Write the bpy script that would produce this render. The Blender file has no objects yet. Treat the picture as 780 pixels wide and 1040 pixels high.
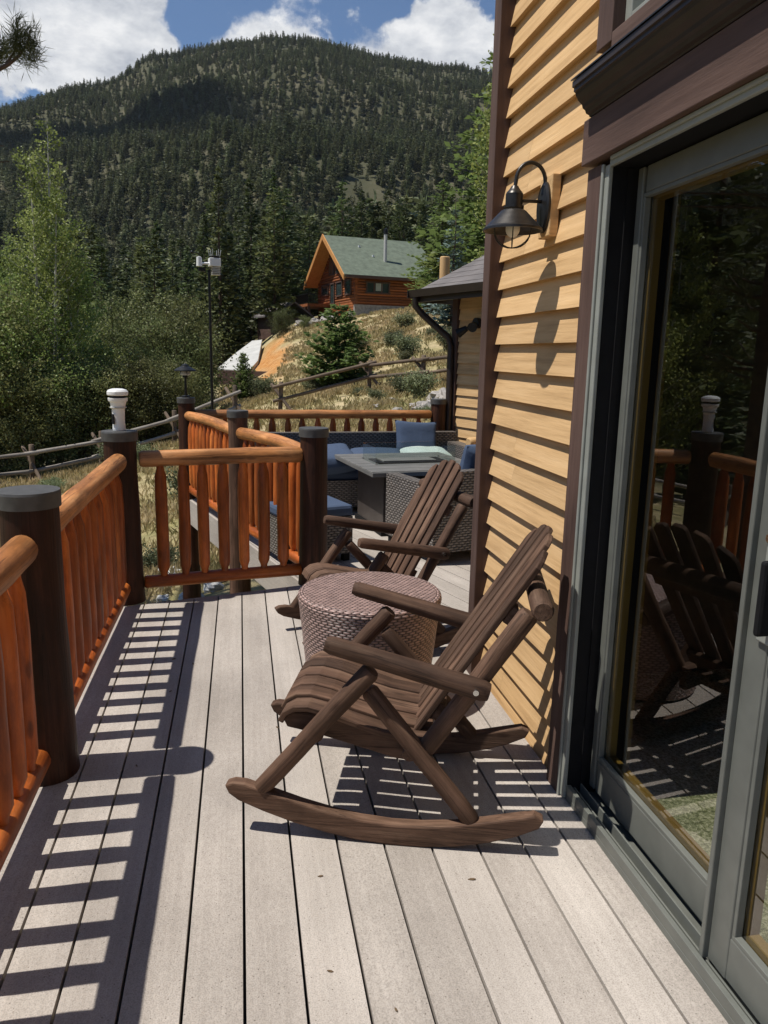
import bpy, bmesh, math, random
import numpy as np
from mathutils import Vector, Matrix, noise
C = bpy.context.scene
COL = C.collection
R = math.radians
PI = math.pi
rnd = random.Random(7)

# ------------------------------------------------------------------ materials
def newmat(name):
    m = bpy.data.materials.new(name); m.use_nodes = True
    nt = m.node_tree; nt.nodes.clear()
    out = nt.nodes.new('ShaderNodeOutputMaterial')
    b = nt.nodes.new('ShaderNodeBsdfPrincipled')
    nt.links.new(b.outputs[0], out.inputs[0])
    return m, nt, b, out
def N(nt, t, **kw):
    n = nt.nodes.new(t)
    for k, v in kw.items():
        if k.startswith('i_'):
            key = k[2:]
            n.inputs[int(key) if key.isdigit() else key].default_value = v
        else: setattr(n, k, v)
    return n
def ramp(nt, stops):
    r = nt.nodes.new('ShaderNodeValToRGB')
    e = r.color_ramp.elements
    e[0].position, e[0].color = stops[0][0], (*stops[0][1], 1)
    e[1].position, e[1].color = stops[-1][0], (*stops[-1][1], 1)
    for p, c in stops[1:-1]:
        x = e.new(p); x.color = (*c, 1)
    return r
def mapping(nt, src, scale):
    m = N(nt, 'ShaderNodeMapping'); m.inputs['Scale'].default_value = scale
    nt.links.new(src, m.inputs[0]); return m.outputs[0]

def wood(name, dark, mid, light, rough=.65, grain=(28, 28, 1.6), bump=.25, rn_amt=.35, knots=True, blotch=.5, spec=.4, checks=0):
    """grain runs along z of the stored per-vertex grain coordinate"""
    m, nt, b, out = newmat(name); L = nt.links.new
    a = N(nt, 'ShaderNodeAttribute', attribute_name='gc')
    n1 = N(nt, 'ShaderNodeTexNoise', i_Scale=1.0, i_Detail=6.0, i_Roughness=.62)
    L(mapping(nt, a.outputs['Vector'], grain), n1.inputs['Vector'])
    n2 = N(nt, 'ShaderNodeTexNoise', i_Scale=1.0, i_Detail=3.0)
    L(mapping(nt, a.outputs['Vector'], (6, 6, 2.2)), n2.inputs['Vector'])
    r = ramp(nt, [(.28, dark), (.5, mid), (.72, light)])
    mx = N(nt, 'ShaderNodeMath', operation='MULTIPLY_ADD'); mx.inputs[1].default_value = 1 - blotch
    L(n1.outputs['Fac'], mx.inputs[0])
    m2 = N(nt, 'ShaderNodeMath', operation='MULTIPLY'); m2.inputs[1].default_value = blotch
    L(n2.outputs['Fac'], m2.inputs[0]); L(m2.outputs[0], mx.inputs[2])
    L(mx.outputs[0], r.inputs[0])
    col = r.outputs[0]
    if knots:
        v = N(nt, 'ShaderNodeTexVoronoi', feature='F1', i_Scale=1.0)
        L(mapping(nt, a.outputs['Vector'], (9, 9, 3.4)), v.inputs['Vector'])
        kr = ramp(nt, [(.0, (.25, .25, .25)), (.085, (.45, .4, .38)), (.13, (1, 1, 1))])
        L(v.outputs['Distance'], kr.inputs[0])
        k = N(nt, 'ShaderNodeMix', data_type='RGBA', blend_type='MULTIPLY'); k.inputs['Factor'].default_value = .7
        L(col, k.inputs['A']); L(kr.outputs[0], k.inputs['B']); col = k.outputs['Result']
    if checks:
        nc = N(nt, 'ShaderNodeTexNoise', i_Scale=1.0, i_Detail=2.0, i_Distortion=.3); L(mapping(nt, a.outputs['Vector'], (34, 34, .9)), nc.inputs['Vector'])
        cr = ramp(nt, [(.485, (1, 1, 1)), (.5, (.25, .22, .2)), (.515, (1, 1, 1))]); L(nc.outputs['Fac'], cr.inputs[0])
        k = N(nt, 'ShaderNodeMix', data_type='RGBA', blend_type='MULTIPLY'); k.inputs['Factor'].default_value = checks
        L(col, k.inputs['A']); L(cr.outputs[0], k.inputs['B']); col = k.outputs['Result']
        # sun-bleached patches
        nb_ = N(nt, 'ShaderNodeTexNoise', i_Scale=1.0, i_Detail=7.0, i_Roughness=.7); L(mapping(nt, a.outputs['Vector'], (14, 14, 3.5)), nb_.inputs['Vector'])
        br = ramp(nt, [(.42, (.72, .70, .68)), (.60, (1.22, 1.2, 1.2))]); L(nb_.outputs['Fac'], br.inputs[0])
        k = N(nt, 'ShaderNodeMix', data_type='RGBA', blend_type='MULTIPLY'); k.inputs['Factor'].default_value = 1
        L(col, k.inputs['A']); L(br.outputs[0], k.inputs['B']); col = k.outputs['Result']
    ar = N(nt, 'ShaderNodeAttribute', attribute_name='rn')
    mr = N(nt, 'ShaderNodeMapRange'); mr.inputs['To Min'].default_value = 1 - rn_amt; mr.inputs['To Max'].default_value = 1 + rn_amt
    L(ar.outputs['Fac'], mr.inputs[0])
    k = N(nt, 'ShaderNodeMix', data_type='RGBA', blend_type='MULTIPLY'); k.inputs['Factor'].default_value = 1
    L(col, k.inputs['A']); L(mr.outputs[0], k.inputs['B'])
    L(k.outputs['Result'], b.inputs['Base Color'])
    rr = N(nt, 'ShaderNodeMapRange'); rr.inputs['To Min'].default_value = rough - .12; rr.inputs['To Max'].default_value = rough + .15
    L(n2.outputs['Fac'], rr.inputs[0]); L(rr.outputs[0], b.inputs['Roughness'])
    b.inputs['Specular IOR Level'].default_value = spec
    bp = N(nt, 'ShaderNodeBump', i_Strength=bump, i_Distance=.004)
    L(n1.outputs['Fac'], bp.inputs['Height']); L(bp.outputs[0], b.inputs['Normal'])
    return m

def plain(name, col, rough=.5, metal=0, noise_amt=.12, scale=30, bump=0, spec=.5):
    m, nt, b, out = newmat(name); L = nt.links.new
    t = N(nt, 'ShaderNodeTexCoord')
    n = N(nt, 'ShaderNodeTexNoise', i_Scale=scale, i_Detail=4.0)
    L(t.outputs['Object'], n.inputs['Vector'])
    r = ramp(nt, [(.3, tuple(c * (1 - noise_amt) for c in col)), (.7, tuple(min(1, c * (1 + noise_amt)) for c in col))])
    L(n.outputs['Fac'], r.inputs[0]); L(r.outputs[0], b.inputs['Base Color'])
    b.inputs['Roughness'].default_value = rough; b.inputs['Metallic'].default_value = metal
    b.inputs['Specular IOR Level'].default_value = spec
    if bump:
        bp = N(nt, 'ShaderNodeBump', i_Strength=bump, i_Distance=.003)
        L(n.outputs['Fac'], bp.inputs['Height']); L(bp.outputs[0], b.inputs['Normal'])
    return m

def wicker(name, dark, light, bw=.026, rh=.0075):
    """flat strands woven over and under upright stakes"""
    m, nt, b, out = newmat(name); L = nt.links.new
    a = N(nt, 'ShaderNodeAttribute', attribute_name='gc')
    wn = N(nt, 'ShaderNodeTexNoise', i_Scale=14.0, i_Detail=2.0); L(a.outputs['Vector'], wn.inputs['Vector'])
    w1 = N(nt, 'ShaderNodeVectorMath', operation='SUBTRACT'); w1.inputs[1].default_value = (.5, .5, .5); L(wn.outputs['Color'], w1.inputs[0])
    w2 = N(nt, 'ShaderNodeVectorMath', operation='SCALE'); w2.inputs['Scale'].default_value = rh * .8; L(w1.outputs[0], w2.inputs[0])
    w3 = N(nt, 'ShaderNodeVectorMath', operation='ADD'); L(a.outputs['Vector'], w3.inputs[0]); L(w2.outputs[0], w3.inputs[1])
    sp = N(nt, 'ShaderNodeSeparateXYZ'); L(w3.outputs[0], sp.inputs[0])
    def M_(op, x, y=None):
        n = N(nt, 'ShaderNodeMath', operation=op)
        for k, q in enumerate((x, y)):
            if q is None: continue
            if isinstance(q, (int, float)): n.inputs[k].default_value = q
            else: L(q, n.inputs[k])
        return n.outputs[0]
    v = M_('DIVIDE', sp.outputs[1], rh); row = M_('FLOOR', v); fv = M_('FRACT', v)
    par = M_('MULTIPLY', M_('MODULO', M_('ABSOLUTE', row), 2.0), .5)
    u = M_('ADD', M_('DIVIDE', sp.outputs[0], bw), par); fu = M_('FRACT', u)
    bu = M_('SINE', M_('MULTIPLY', fu, PI)); bv = M_('POWER', M_('SINE', M_('MULTIPLY', fv, PI)), .5)
    hgt = M_('MULTIPLY', M_('POWER', bu, .6), bv)
    wh = N(nt, 'ShaderNodeTexWhiteNoise', noise_dimensions='2D'); cb = N(nt, 'ShaderNodeCombineXYZ'); L(M_('FLOOR', u), cb.inputs[0]); L(row, cb.inputs[1]); L(cb.outputs[0], wh.inputs[0])
    r = ramp(nt, [(.12, dark), (.5, tuple(c * .55 for c in light)), (.95, light)]); L(hgt, r.inputs[0])
    k = N(nt, 'ShaderNodeMix', data_type='RGBA', blend_type='MULTIPLY'); k.inputs['Factor'].default_value = .6
    wr = ramp(nt, [(0, (.55, .55, .55)), (1, (1.2, 1.2, 1.2))]); L(wh.outputs['Value'], wr.inputs[0])
    L(r.outputs[0], k.inputs['A']); L(wr.outputs[0], k.inputs['B']); L(k.outputs['Result'], b.inputs['Base Color'])
    bp = N(nt, 'ShaderNodeBump', i_Strength=1.0, i_Distance=rh * .45); L(hgt, bp.inputs['Height']); L(bp.outputs[0], b.inputs['Normal'])
    b.inputs['Roughness'].default_value = .4
    return m

def fabric(name, col):
    m, nt, b, out = newmat(name); L = nt.links.new
    t = N(nt, 'ShaderNodeTexCoord')
    n = N(nt, 'ShaderNodeTexNoise', i_Scale=420.0, i_Detail=2.0); L(t.outputs['Object'], n.inputs['Vector'])
    n2 = N(nt, 'ShaderNodeTexNoise', i_Scale=5.0, i_Detail=3.0); L(t.outputs['Object'], n2.inputs['Vector'])
    r = ramp(nt, [(.3, tuple(c * .75 for c in col)), (.7, tuple(min(1, c * 1.2) for c in col))]); L(n.outputs['Fac'], r.inputs[0])
    L(r.outputs[0], b.inputs['Base Color']); b.inputs['Roughness'].default_value = .9
    b.inputs['Specular IOR Level'].default_value = .2
    bp = N(nt, 'ShaderNodeBump', i_Strength=.5, i_Distance=.03); L(n2.outputs['Fac'], bp.inputs['Height']); L(bp.outputs[0], b.inputs['Normal'])
    return m

def foliage(name, c1, c2, c3, tr=.25, rough=.55, spec=.3, vr=(.6, 1.5)):
    m, nt, b, out = newmat(name); L = nt.links.new
    a = N(nt, 'ShaderNodeAttribute', attribute_name='rn')
    oi = N(nt, 'ShaderNodeObjectInfo')
    r = ramp(nt, [(.0, c1), (.55, c2), (1., c3)]); L(a.outputs['Fac'], r.inputs[0])
    hs = N(nt, 'ShaderNodeHueSaturation')
    mr = N(nt, 'ShaderNodeMapRange'); mr.inputs['To Min'].default_value = vr[0]; mr.inputs['To Max'].default_value = vr[1]
    L(oi.outputs['Random'], mr.inputs[0]); L(mr.outputs[0], hs.inputs['Value'])
    mh = N(nt, 'ShaderNodeMapRange'); mh.inputs['To Min'].default_value = .475; mh.inputs['To Max'].default_value = .52
    mm = N(nt, 'ShaderNodeMath', operation='FRACT'); m7 = N(nt, 'ShaderNodeMath', operation='MULTIPLY'); m7.inputs[1].default_value = 7.3
    L(oi.outputs['Random'], m7.inputs[0]); L(m7.outputs[0], mm.inputs[0]); L(mm.outputs[0], mh.inputs[0]); L(mh.outputs[0], hs.inputs['Hue'])
    L(r.outputs[0], hs.inputs['Color'])
    L(hs.outputs[0], b.inputs['Base Color'])
    b.inputs['Roughness'].default_value = rough; b.inputs['Specular IOR Level'].default_value = spec
    t = N(nt, 'ShaderNodeBsdfTranslucent'); L(hs.outputs[0], t.inputs['Color'])
    mx = N(nt, 'ShaderNodeMixShader'); mx.inputs[0].default_value = tr
    L(b.outputs[0], mx.inputs[1]); L(t.outputs[0], mx.inputs[2]); L(mx.outputs[0], out.inputs[0])
    return m

def glass(name, tint=(.55, .56, .5), refl_boost=1.0):
    m, nt, b, out = newmat(name); L = nt.links.new
    nt.nodes.remove(b)
    tr = N(nt, 'ShaderNodeBsdfTransparent'); tr.inputs[0].default_value = (*tint, 1)
    gl = N(nt, 'ShaderNodeBsdfGlossy'); gl.inputs['Roughness'].default_value = .002; gl.inputs['Color'].default_value = (.95, .95, .95, 1)
    fr = N(nt, 'ShaderNodeFresnel', i_IOR=1.55)
    g = N(nt, 'ShaderNodeNewGeometry')
    mu = N(nt, 'ShaderNodeMath', operation='MULTIPLY'); mu.inputs[1].default_value = refl_boost; mu.use_clamp = True
    L(fr.outputs[0], mu.inputs[0])
    # back faces of the thin pane do not add a second strong reflection
    bf = N(nt, 'ShaderNodeMath', operation='SUBTRACT'); bf.inputs[0].default_value = 1; L(g.outputs['Backfacing'], bf.inputs[1])
    m3 = N(nt, 'ShaderNodeMath', operation='MULTIPLY'); L(mu.outputs[0], m3.inputs[0]); L(bf.outputs[0], m3.inputs[1])
    mx = N(nt, 'ShaderNodeMixShader'); L(m3.outputs[0], mx.inputs[0]); L(tr.outputs[0], mx.inputs[1]); L(gl.outputs[0], mx.inputs[2])
    L(mx.outputs[0], out.inputs[0])
    return m

def deckmat():
    m, nt, b, out = newmat('composite_decking'); L = nt.links.new
    a = N(nt, 'ShaderNodeAttribute', attribute_name='gc'); ar = N(nt, 'ShaderNodeAttribute', attribute_name='rn')
    n1 = N(nt, 'ShaderNodeTexNoise', i_Scale=1.0, i_Detail=5.0, i_Roughness=.7); L(mapping(nt, a.outputs['Vector'], (90, 90, 45)), n1.inputs['Vector'])
    n2 = N(nt, 'ShaderNodeTexNoise', i_Scale=1.0, i_Detail=4.0); L(mapping(nt, a.outputs['Vector'], (7, 7, 1.1)), n2.inputs['Vector'])
    n3 = N(nt, 'ShaderNodeTexNoise', i_Scale=260.0, i_Detail=2.0); L(a.outputs['Vector'], n3.inputs['Vector'])
    r = ramp(nt, [(.2, (.30, .268, .24)), (.5, (.42, .38, .345)), (.8, (.52, .475, .435))])
    s1 = N(nt, 'ShaderNodeMath', operation='MULTIPLY_ADD'); s1.inputs[1].default_value = .45; L(n1.outputs['Fac'], s1.inputs[0])
    s2 = N(nt, 'ShaderNodeMath', operation='MULTIPLY'); s2.inputs[1].default_value = .55; L(n2.outputs['Fac'], s2.inputs[0]); L(s2.outputs[0], s1.inputs[2])
    s3 = N(nt, 'ShaderNodeMath', operation='MULTIPLY_ADD'); s3.inputs[1].default_value = .28; L(ar.outputs['Fac'], s3.inputs[0])
    s4 = N(nt, 'ShaderNodeMath', operation='SUBTRACT'); s4.inputs[1].default_value = .14; L(s1.outputs[0], s4.inputs[0]); L(s4.outputs[0], s3.inputs[2])
    L(s3.outputs[0], r.inputs[0])
    v = N(nt, 'ShaderNodeTexVoronoi', i_Scale=85.0); v.inputs['Randomness'].default_value = 1; L(a.outputs['Vector'], v.inputs['Vector'])
    sp = ramp(nt, [(.0, (.35, .33, .32)), (.13, (.6, .58, .56)), (.2, (1, 1, 1))]); L(v.outputs['Distance'], sp.inputs[0])
    # only some of the cells carry a dark fleck
    sc = N(nt, 'ShaderNodeMath', operation='GREATER_THAN'); sc.inputs[1].default_value = .70
    sx = N(nt, 'ShaderNodeSeparateColor'); L(v.outputs['Color'], sx.inputs[0]); L(sx.outputs[0], sc.inputs[0])
    k = N(nt, 'ShaderNodeMix', data_type='RGBA', blend_type='MULTIPLY'); L(sc.outputs[0], k.inputs['Factor']); L(r.outputs[0], k.inputs['A']); L(sp.outputs[0], k.inputs['B'])
    k2 = N(nt, 'ShaderNodeMix', data_type='RGBA', blend_type='MULTIPLY'); k2.inputs['Factor'].default_value = .5
    g = ramp(nt, [(.33, (.55, .55, .55)), (.58, (1.12, 1.12, 1.12))]); L(n3.outputs['Fac'], g.inputs[0])
    L(k.outputs['Result'], k2.inputs['A']); L(g.outputs[0], k2.inputs['B'])
    # worn / dusty blotches
    tc = N(nt, 'ShaderNodeTexCoord'); n4 = N(nt, 'ShaderNodeTexNoise', i_Scale=1.7, i_Detail=5.0); L(tc.outputs['Object'], n4.inputs['Vector'])
    st = ramp(nt, [(.35, (.84, .83, .81)), (.62, (1.06, 1.05, 1.03))]); L(n4.outputs['Fac'], st.inputs[0])
    k3 = N(nt, 'ShaderNodeMix', data_type='RGBA', blend_type='MULTIPLY'); k3.inputs['Factor'].default_value = 1
    L(k2.outputs['Result'], k3.inputs['A']); L(st.outputs[0], k3.inputs['B'])
    L(k3.outputs['Result'], b.inputs['Base Color']); b.inputs['Roughness'].default_value = .72; b.inputs['Specular IOR Level'].default_value = .3
    n5 = N(nt, 'ShaderNodeTexNoise', i_Scale=1.0, i_Detail=5.0, i_Roughness=.65); L(mapping(nt, a.outputs['Vector'], (70, 70, 1.6)), n5.inputs['Vector'])
    gs_ = ramp(nt, [(.36, (.94, .935, .93)), (.62, (1.03, 1.03, 1.03))]); L(n5.outputs['Fac'], gs_.inputs[0])
    k4 = N(nt, 'ShaderNodeMix', data_type='RGBA', blend_type='MULTIPLY'); k4.inputs['Factor'].default_value = 1; L(k3.outputs['Result'], k4.inputs['A']); L(gs_.outputs[0], k4.inputs['B']); L(k4.outputs['Result'], b.inputs['Base Color'])
    ha = N(nt, 'ShaderNodeMath', operation='MULTIPLY_ADD'); ha.inputs[1].default_value = .35; L(n5.outputs['Fac'], ha.inputs[0]); L(n3.outputs['Fac'], ha.inputs[2])
    bp = N(nt, 'ShaderNodeBump', i_Strength=.45, i_Distance=.002); L(ha.outputs[0], bp.inputs['Height']); L(bp.outputs[0], b.inputs['Normal'])
    return m

M = {}
M['deck'] = deckmat()
M['under'] = plain('gap_shade_brown', (.05, .04, .03), .9)  # dark brown standing for the shade beneath the boards
M['rail'] = wood('orange_stained_log', (.17, .034, .005), (.40, .095, .015), (.58, .185, .038), rough=.42, rn_amt=.3, bump=.35, checks=.35)
M['railtop'] = wood('worn_orange_log', (.20, .072, .020), (.42, .175, .055), (.60, .31, .13), rough=.5, rn_amt=.15, bump=.6, grain=(44, 44, 1.2), checks=.8)
M['post'] = wood('dark_brown_log', (.012, .005, .003), (.040, .014, .007), (.095, .038, .02), rough=.55, rn_amt=.15, bump=1.0, grain=(40, 40, 1.3), checks=.8, spec=.25)
M['postgrey'] = wood('weathered_brown_log', (.05, .026, .017), (.10, .055, .036), (.17, .10, .07), rough=.7, rn_amt=.15, bump=1.0, grain=(40, 40, 1.3), checks=.8, spec=.25)
M['cap'] = plain('dark_grey_cap', (.065, .064, .062), .55, noise_amt=.2, scale=25, bump=.1)
M['chair'] = wood('brown_stained_chair_wood', (.040, .020, .013), (.102, .058, .037), (.19, .12, .08), rough=.72, rn_amt=.25, bump=.7, grain=(55, 55, 2.0), checks=.7, spec=.25)
M['siding'] = wood('tan_wood_siding', (.41, .25, .115), (.59, .38, .185), (.69, .465, .245), rough=.78, rn_amt=.10, bump=.7, grain=(38, 38, 2.2), knots=False, blotch=.3, spec=.2)
M['trim'] = wood('dark_brown_trim', (.045, .024, .018), (.088, .05, .038), (.135, .083, .065), rough=.72, rn_amt=.08, bump=.6, grain=(40, 40, 3), knots=False)
M['crown'] = plain('dark_painted_moulding', (.028, .019, .016), .45, noise_amt=.2, scale=12)
M['grey'] = plain('grey_green_frame_paint', (.125, .13, .115), .45, noise_amt=.1, scale=14, bump=.08)
M['greylight'] = plain('pale_grey_edge_strip', (.27, .28, .25), .4, noise_amt=.08, scale=18)
M['black'] = plain('black_parts_and_shade', (.009, .009, .010), .7, spec=.15)
M['amber'] = wood('amber_pine', (.17, .105, .025), (.27, .17, .04), (.36, .24, .07), rough=.5)
M['glass'] = glass('door_glass', (.83, .83, .77), 1.9)
M['glassclear'] = glass('clear_glass', (.9, .93, .92), 1.0)
M['carpet'] = None
M['metal'] = plain('bronze_black_metal', (.05, .046, .042), .38, metal=.75, noise_amt=.25, scale=40)
M['blackmetal'] = plain('black_metal', (.015, .015, .015), .4, metal=.4)
M['chrome'] = plain('bright_metal', (.6, .6, .58), .25, metal=1)
M['bulb'] = plain('frosted_bulb', (.75, .72, .65), .3)
M['white'] = plain('white_plastic', (.80, .80, .79), .35, noise_amt=.03)
M['offwhite'] = plain('grey_white_plastic', (.5, .49, .46), .45, noise_amt=.05)
M['wicker'] = wicker('brown_wicker', (.025, .016, .013), (.46, .31, .27), .034, .0118)
M['wickergrey'] = wicker('grey_wicker', (.012, .010, .009), (.24, .21, .185), .048, .019)
M['blue'] = fabric('slate_blue_fabric', (.062, .088, .145))
M['paleprint'] = fabric('pale_print_fabric', (.55, .60, .57))
M['firetop'] = plain('grey_table_slats', (.155, .150, .140), .5, noise_amt=.12, scale=8)
M['firebase'] = plain('dark_panel', (.055, .045, .04), .5, noise_amt=.2, scale=10)
M['logwall'] = wood('cabin_log_wall', (.13, .035, .010), (.24, .075, .022), (.33, .115, .038), rough=.7, rn_amt=.25, grain=(3, 3, .3), knots=False)
M['fascia'] = wood('cabin_fascia', (.42, .18, .05), (.55, .26, .08), (.62, .32, .11), rough=.6, rn_amt=.1, grain=(3, 3, .3), knots=False)
M['greenroof'] = plain('green_shingle', (.115, .140, .100), .85, noise_amt=.22, scale=3)
M['greyroof'] = plain('grey_shingle', (.14, .125, .12), .85, noise_amt=.2, scale=5)
M['winglass'] = plain('far_window_glass', (.035, .05, .05), .08, noise_amt=.3, scale=2)
M['curtain'] = plain('window_curtain', (.34, .38, .36), .8, noise_amt=.2, scale=3)
M['stone'] = plain('pale_stone', (.33, .30, .27), .9, noise_amt=.3, scale=5, bump=.6)
M['whitestone'] = plain('white_stone', (.5, .49, .46), .9, noise_amt=.25, scale=7, bump=.6)
M['concrete'] = plain('pale_concrete', (.46, .455, .43), .85, noise_amt=.12, scale=1.4, bump=.1)
M['fencewood'] = wood('grey_fence_wood', (.13, .11, .09), (.24, .21, .18), (.36, .33, .29), rough=.85, rn_amt=.2)
M['fencepost'] = wood('brown_fence_post', (.06, .042, .028), (.12, .085, .058), (.21, .155, .11), rough=.85, rn_amt=.2)
M['bark'] = plain('conifer_bark', (.10, .065, .045), .9, noise_amt=.4, scale=8, bump=.5)
M['aspenbark'] = plain('pale_aspen_bark', (.42, .40, .34), .8, noise_amt=.45, scale=5, bump=.2)
M['conifer'] = foliage('conifer_needles', (.045, .060, .022), (.09, .115, .042), (.17, .195, .075), tr=.3)
M['farconifer'] = foliage('far_conifer_needles', (.065, .078, .034), (.11, .125, .058), (.17, .185, .088), tr=.25)
M['youngpine'] = foliage('young_pine_needles', (.08, .115, .032), (.16, .21, .065), (.26, .32, .11), tr=.5, vr=(.95, 1.15))
M['spruce'] = foliage('blue_spruce_needles', (.07, .10, .09), (.12, .17, .155), (.19, .25, .22), tr=.15)
M['aspen'] = foliage('aspen_leaves', (.11, .15, .035), (.23, .29, .08), (.38, .44, .16), tr=.4, rough=.5, spec=.25, vr=(.85, 1.2))
M['brush'] = foliage('broadleaf_leaves', (.08, .095, .034), (.15, .17, .062), (.26, .28, .12), tr=.35, rough=.5, spec=.2)
M['sage'] = foliage('sage_leaves', (.10, .12, .06), (.17, .19, .095), (.26, .27, .14), tr=.3)
M['grass'] = foliage('dry_grass_blades', (.22, .22, .085), (.42, .36, .17), (.60, .51, .29), vr=(.95, 1.05), tr=.45, rough=.7)

M['litter'] = plain('dry_leaf', (.13, .085, .045), .9, noise_amt=.4)
def carpetmat():
    m, nt, b, out = newmat('speckled_green_carpet'); L = nt.links.new
    t = N(nt, 'ShaderNodeTexCoord')
    n = N(nt, 'ShaderNodeTexNoise', i_Scale=95.0, i_Detail=3.0, i_Roughness=.8); L(t.outputs['Object'], n.inputs['Vector'])
    r = ramp(nt, [(.36, (.12, .15, .07)), (.5, (.42, .47, .30)), (.62, (.9, .9, .78))]); L(n.outputs['Fac'], r.inputs[0])
    L(r.outputs[0], b.inputs['Base Color']); b.inputs['Roughness'].default_value = 1
    bp = N(nt, 'ShaderNodeBump', i_Strength=1, i_Distance=.02); L(n.outputs['Fac'], bp.inputs['Height']); L(bp.outputs[0], b.inputs['Normal'])
    return m
M['carpet'] = carpetmat()
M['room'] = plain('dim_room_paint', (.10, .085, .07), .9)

def groundmat():
    m, nt, b, out = newmat('hillside_ground'); L = nt.links.new
    t = N(nt, 'ShaderNodeTexCoord')
    n1 = N(nt, 'ShaderNodeTexNoise', i_Scale=.35, i_Detail=8.0, i_Roughness=.65); L(t.outputs['Object'], n1.inputs['Vector'])
    n2 = N(nt, 'ShaderNodeTexNoise', i_Scale=3.0, i_Detail=8.0, i_Roughness=.75); L(t.outputs['Object'], n2.inputs['Vector'])
    r1 = ramp(nt, [(.3, (.19, .19, .08)), (.45, (.34, .29, .15)), (.6, (.48, .39, .24)), (.75, (.38, .33, .17))]); L(n1.outputs['Fac'], r1.inputs[0])
    r2 = ramp(nt, [(.3, (.45, .43, .4)), (.5, (.95, .95, .92)), (.7, (1.35, 1.3, 1.25))]); L(n2.outputs['Fac'], r2.inputs[0])
    k = N(nt, 'ShaderNodeMix', data_type='RGBA', blend_type='MULTIPLY'); k.inputs['Factor'].default_value = .9
    L(r1.outputs[0], k.inputs['A']); L(r2.outputs[0], k.inputs['B'])
    # bare orange earth of the road cutting
    a = N(nt, 'ShaderNodeAttribute', attribute_name='cut')
    ce = ramp(nt, [(.3, (.34, .13, .035)), (.55, (.52, .26, .09)), (.75, (.60, .40, .22))])
    L(n2.outputs['Fac'], ce.inputs[0])
    k2 = N(nt, 'ShaderNodeMix', data_type='RGBA'); L(a.outputs['Fac'], k2.inputs['Factor']); L(k.outputs['Result'], k2.inputs['A']); L(ce.outputs[0], k2.inputs['B'])
    # forest floor further out
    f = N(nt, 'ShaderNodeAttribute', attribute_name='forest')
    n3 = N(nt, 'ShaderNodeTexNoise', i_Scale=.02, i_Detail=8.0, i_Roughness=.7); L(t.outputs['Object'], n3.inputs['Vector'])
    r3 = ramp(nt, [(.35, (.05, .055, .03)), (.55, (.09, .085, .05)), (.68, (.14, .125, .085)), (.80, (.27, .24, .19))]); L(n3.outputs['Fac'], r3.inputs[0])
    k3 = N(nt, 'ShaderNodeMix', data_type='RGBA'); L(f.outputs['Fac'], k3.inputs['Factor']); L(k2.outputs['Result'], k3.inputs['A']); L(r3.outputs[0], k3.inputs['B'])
    L(k3.outputs['Result'], b.inputs['Base Color']); b.inputs['Roughness'].default_value = .95; b.inputs['Specular IOR Level'].default_value = .1
    bp = N(nt, 'ShaderNodeBump', i_Strength=.8, i_Distance=.12); L(n2.outputs['Fac'], bp.inputs['Height']); L(bp.outputs[0], b.inputs['Normal'])
    return m
M['ground'] = groundmat()

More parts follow.
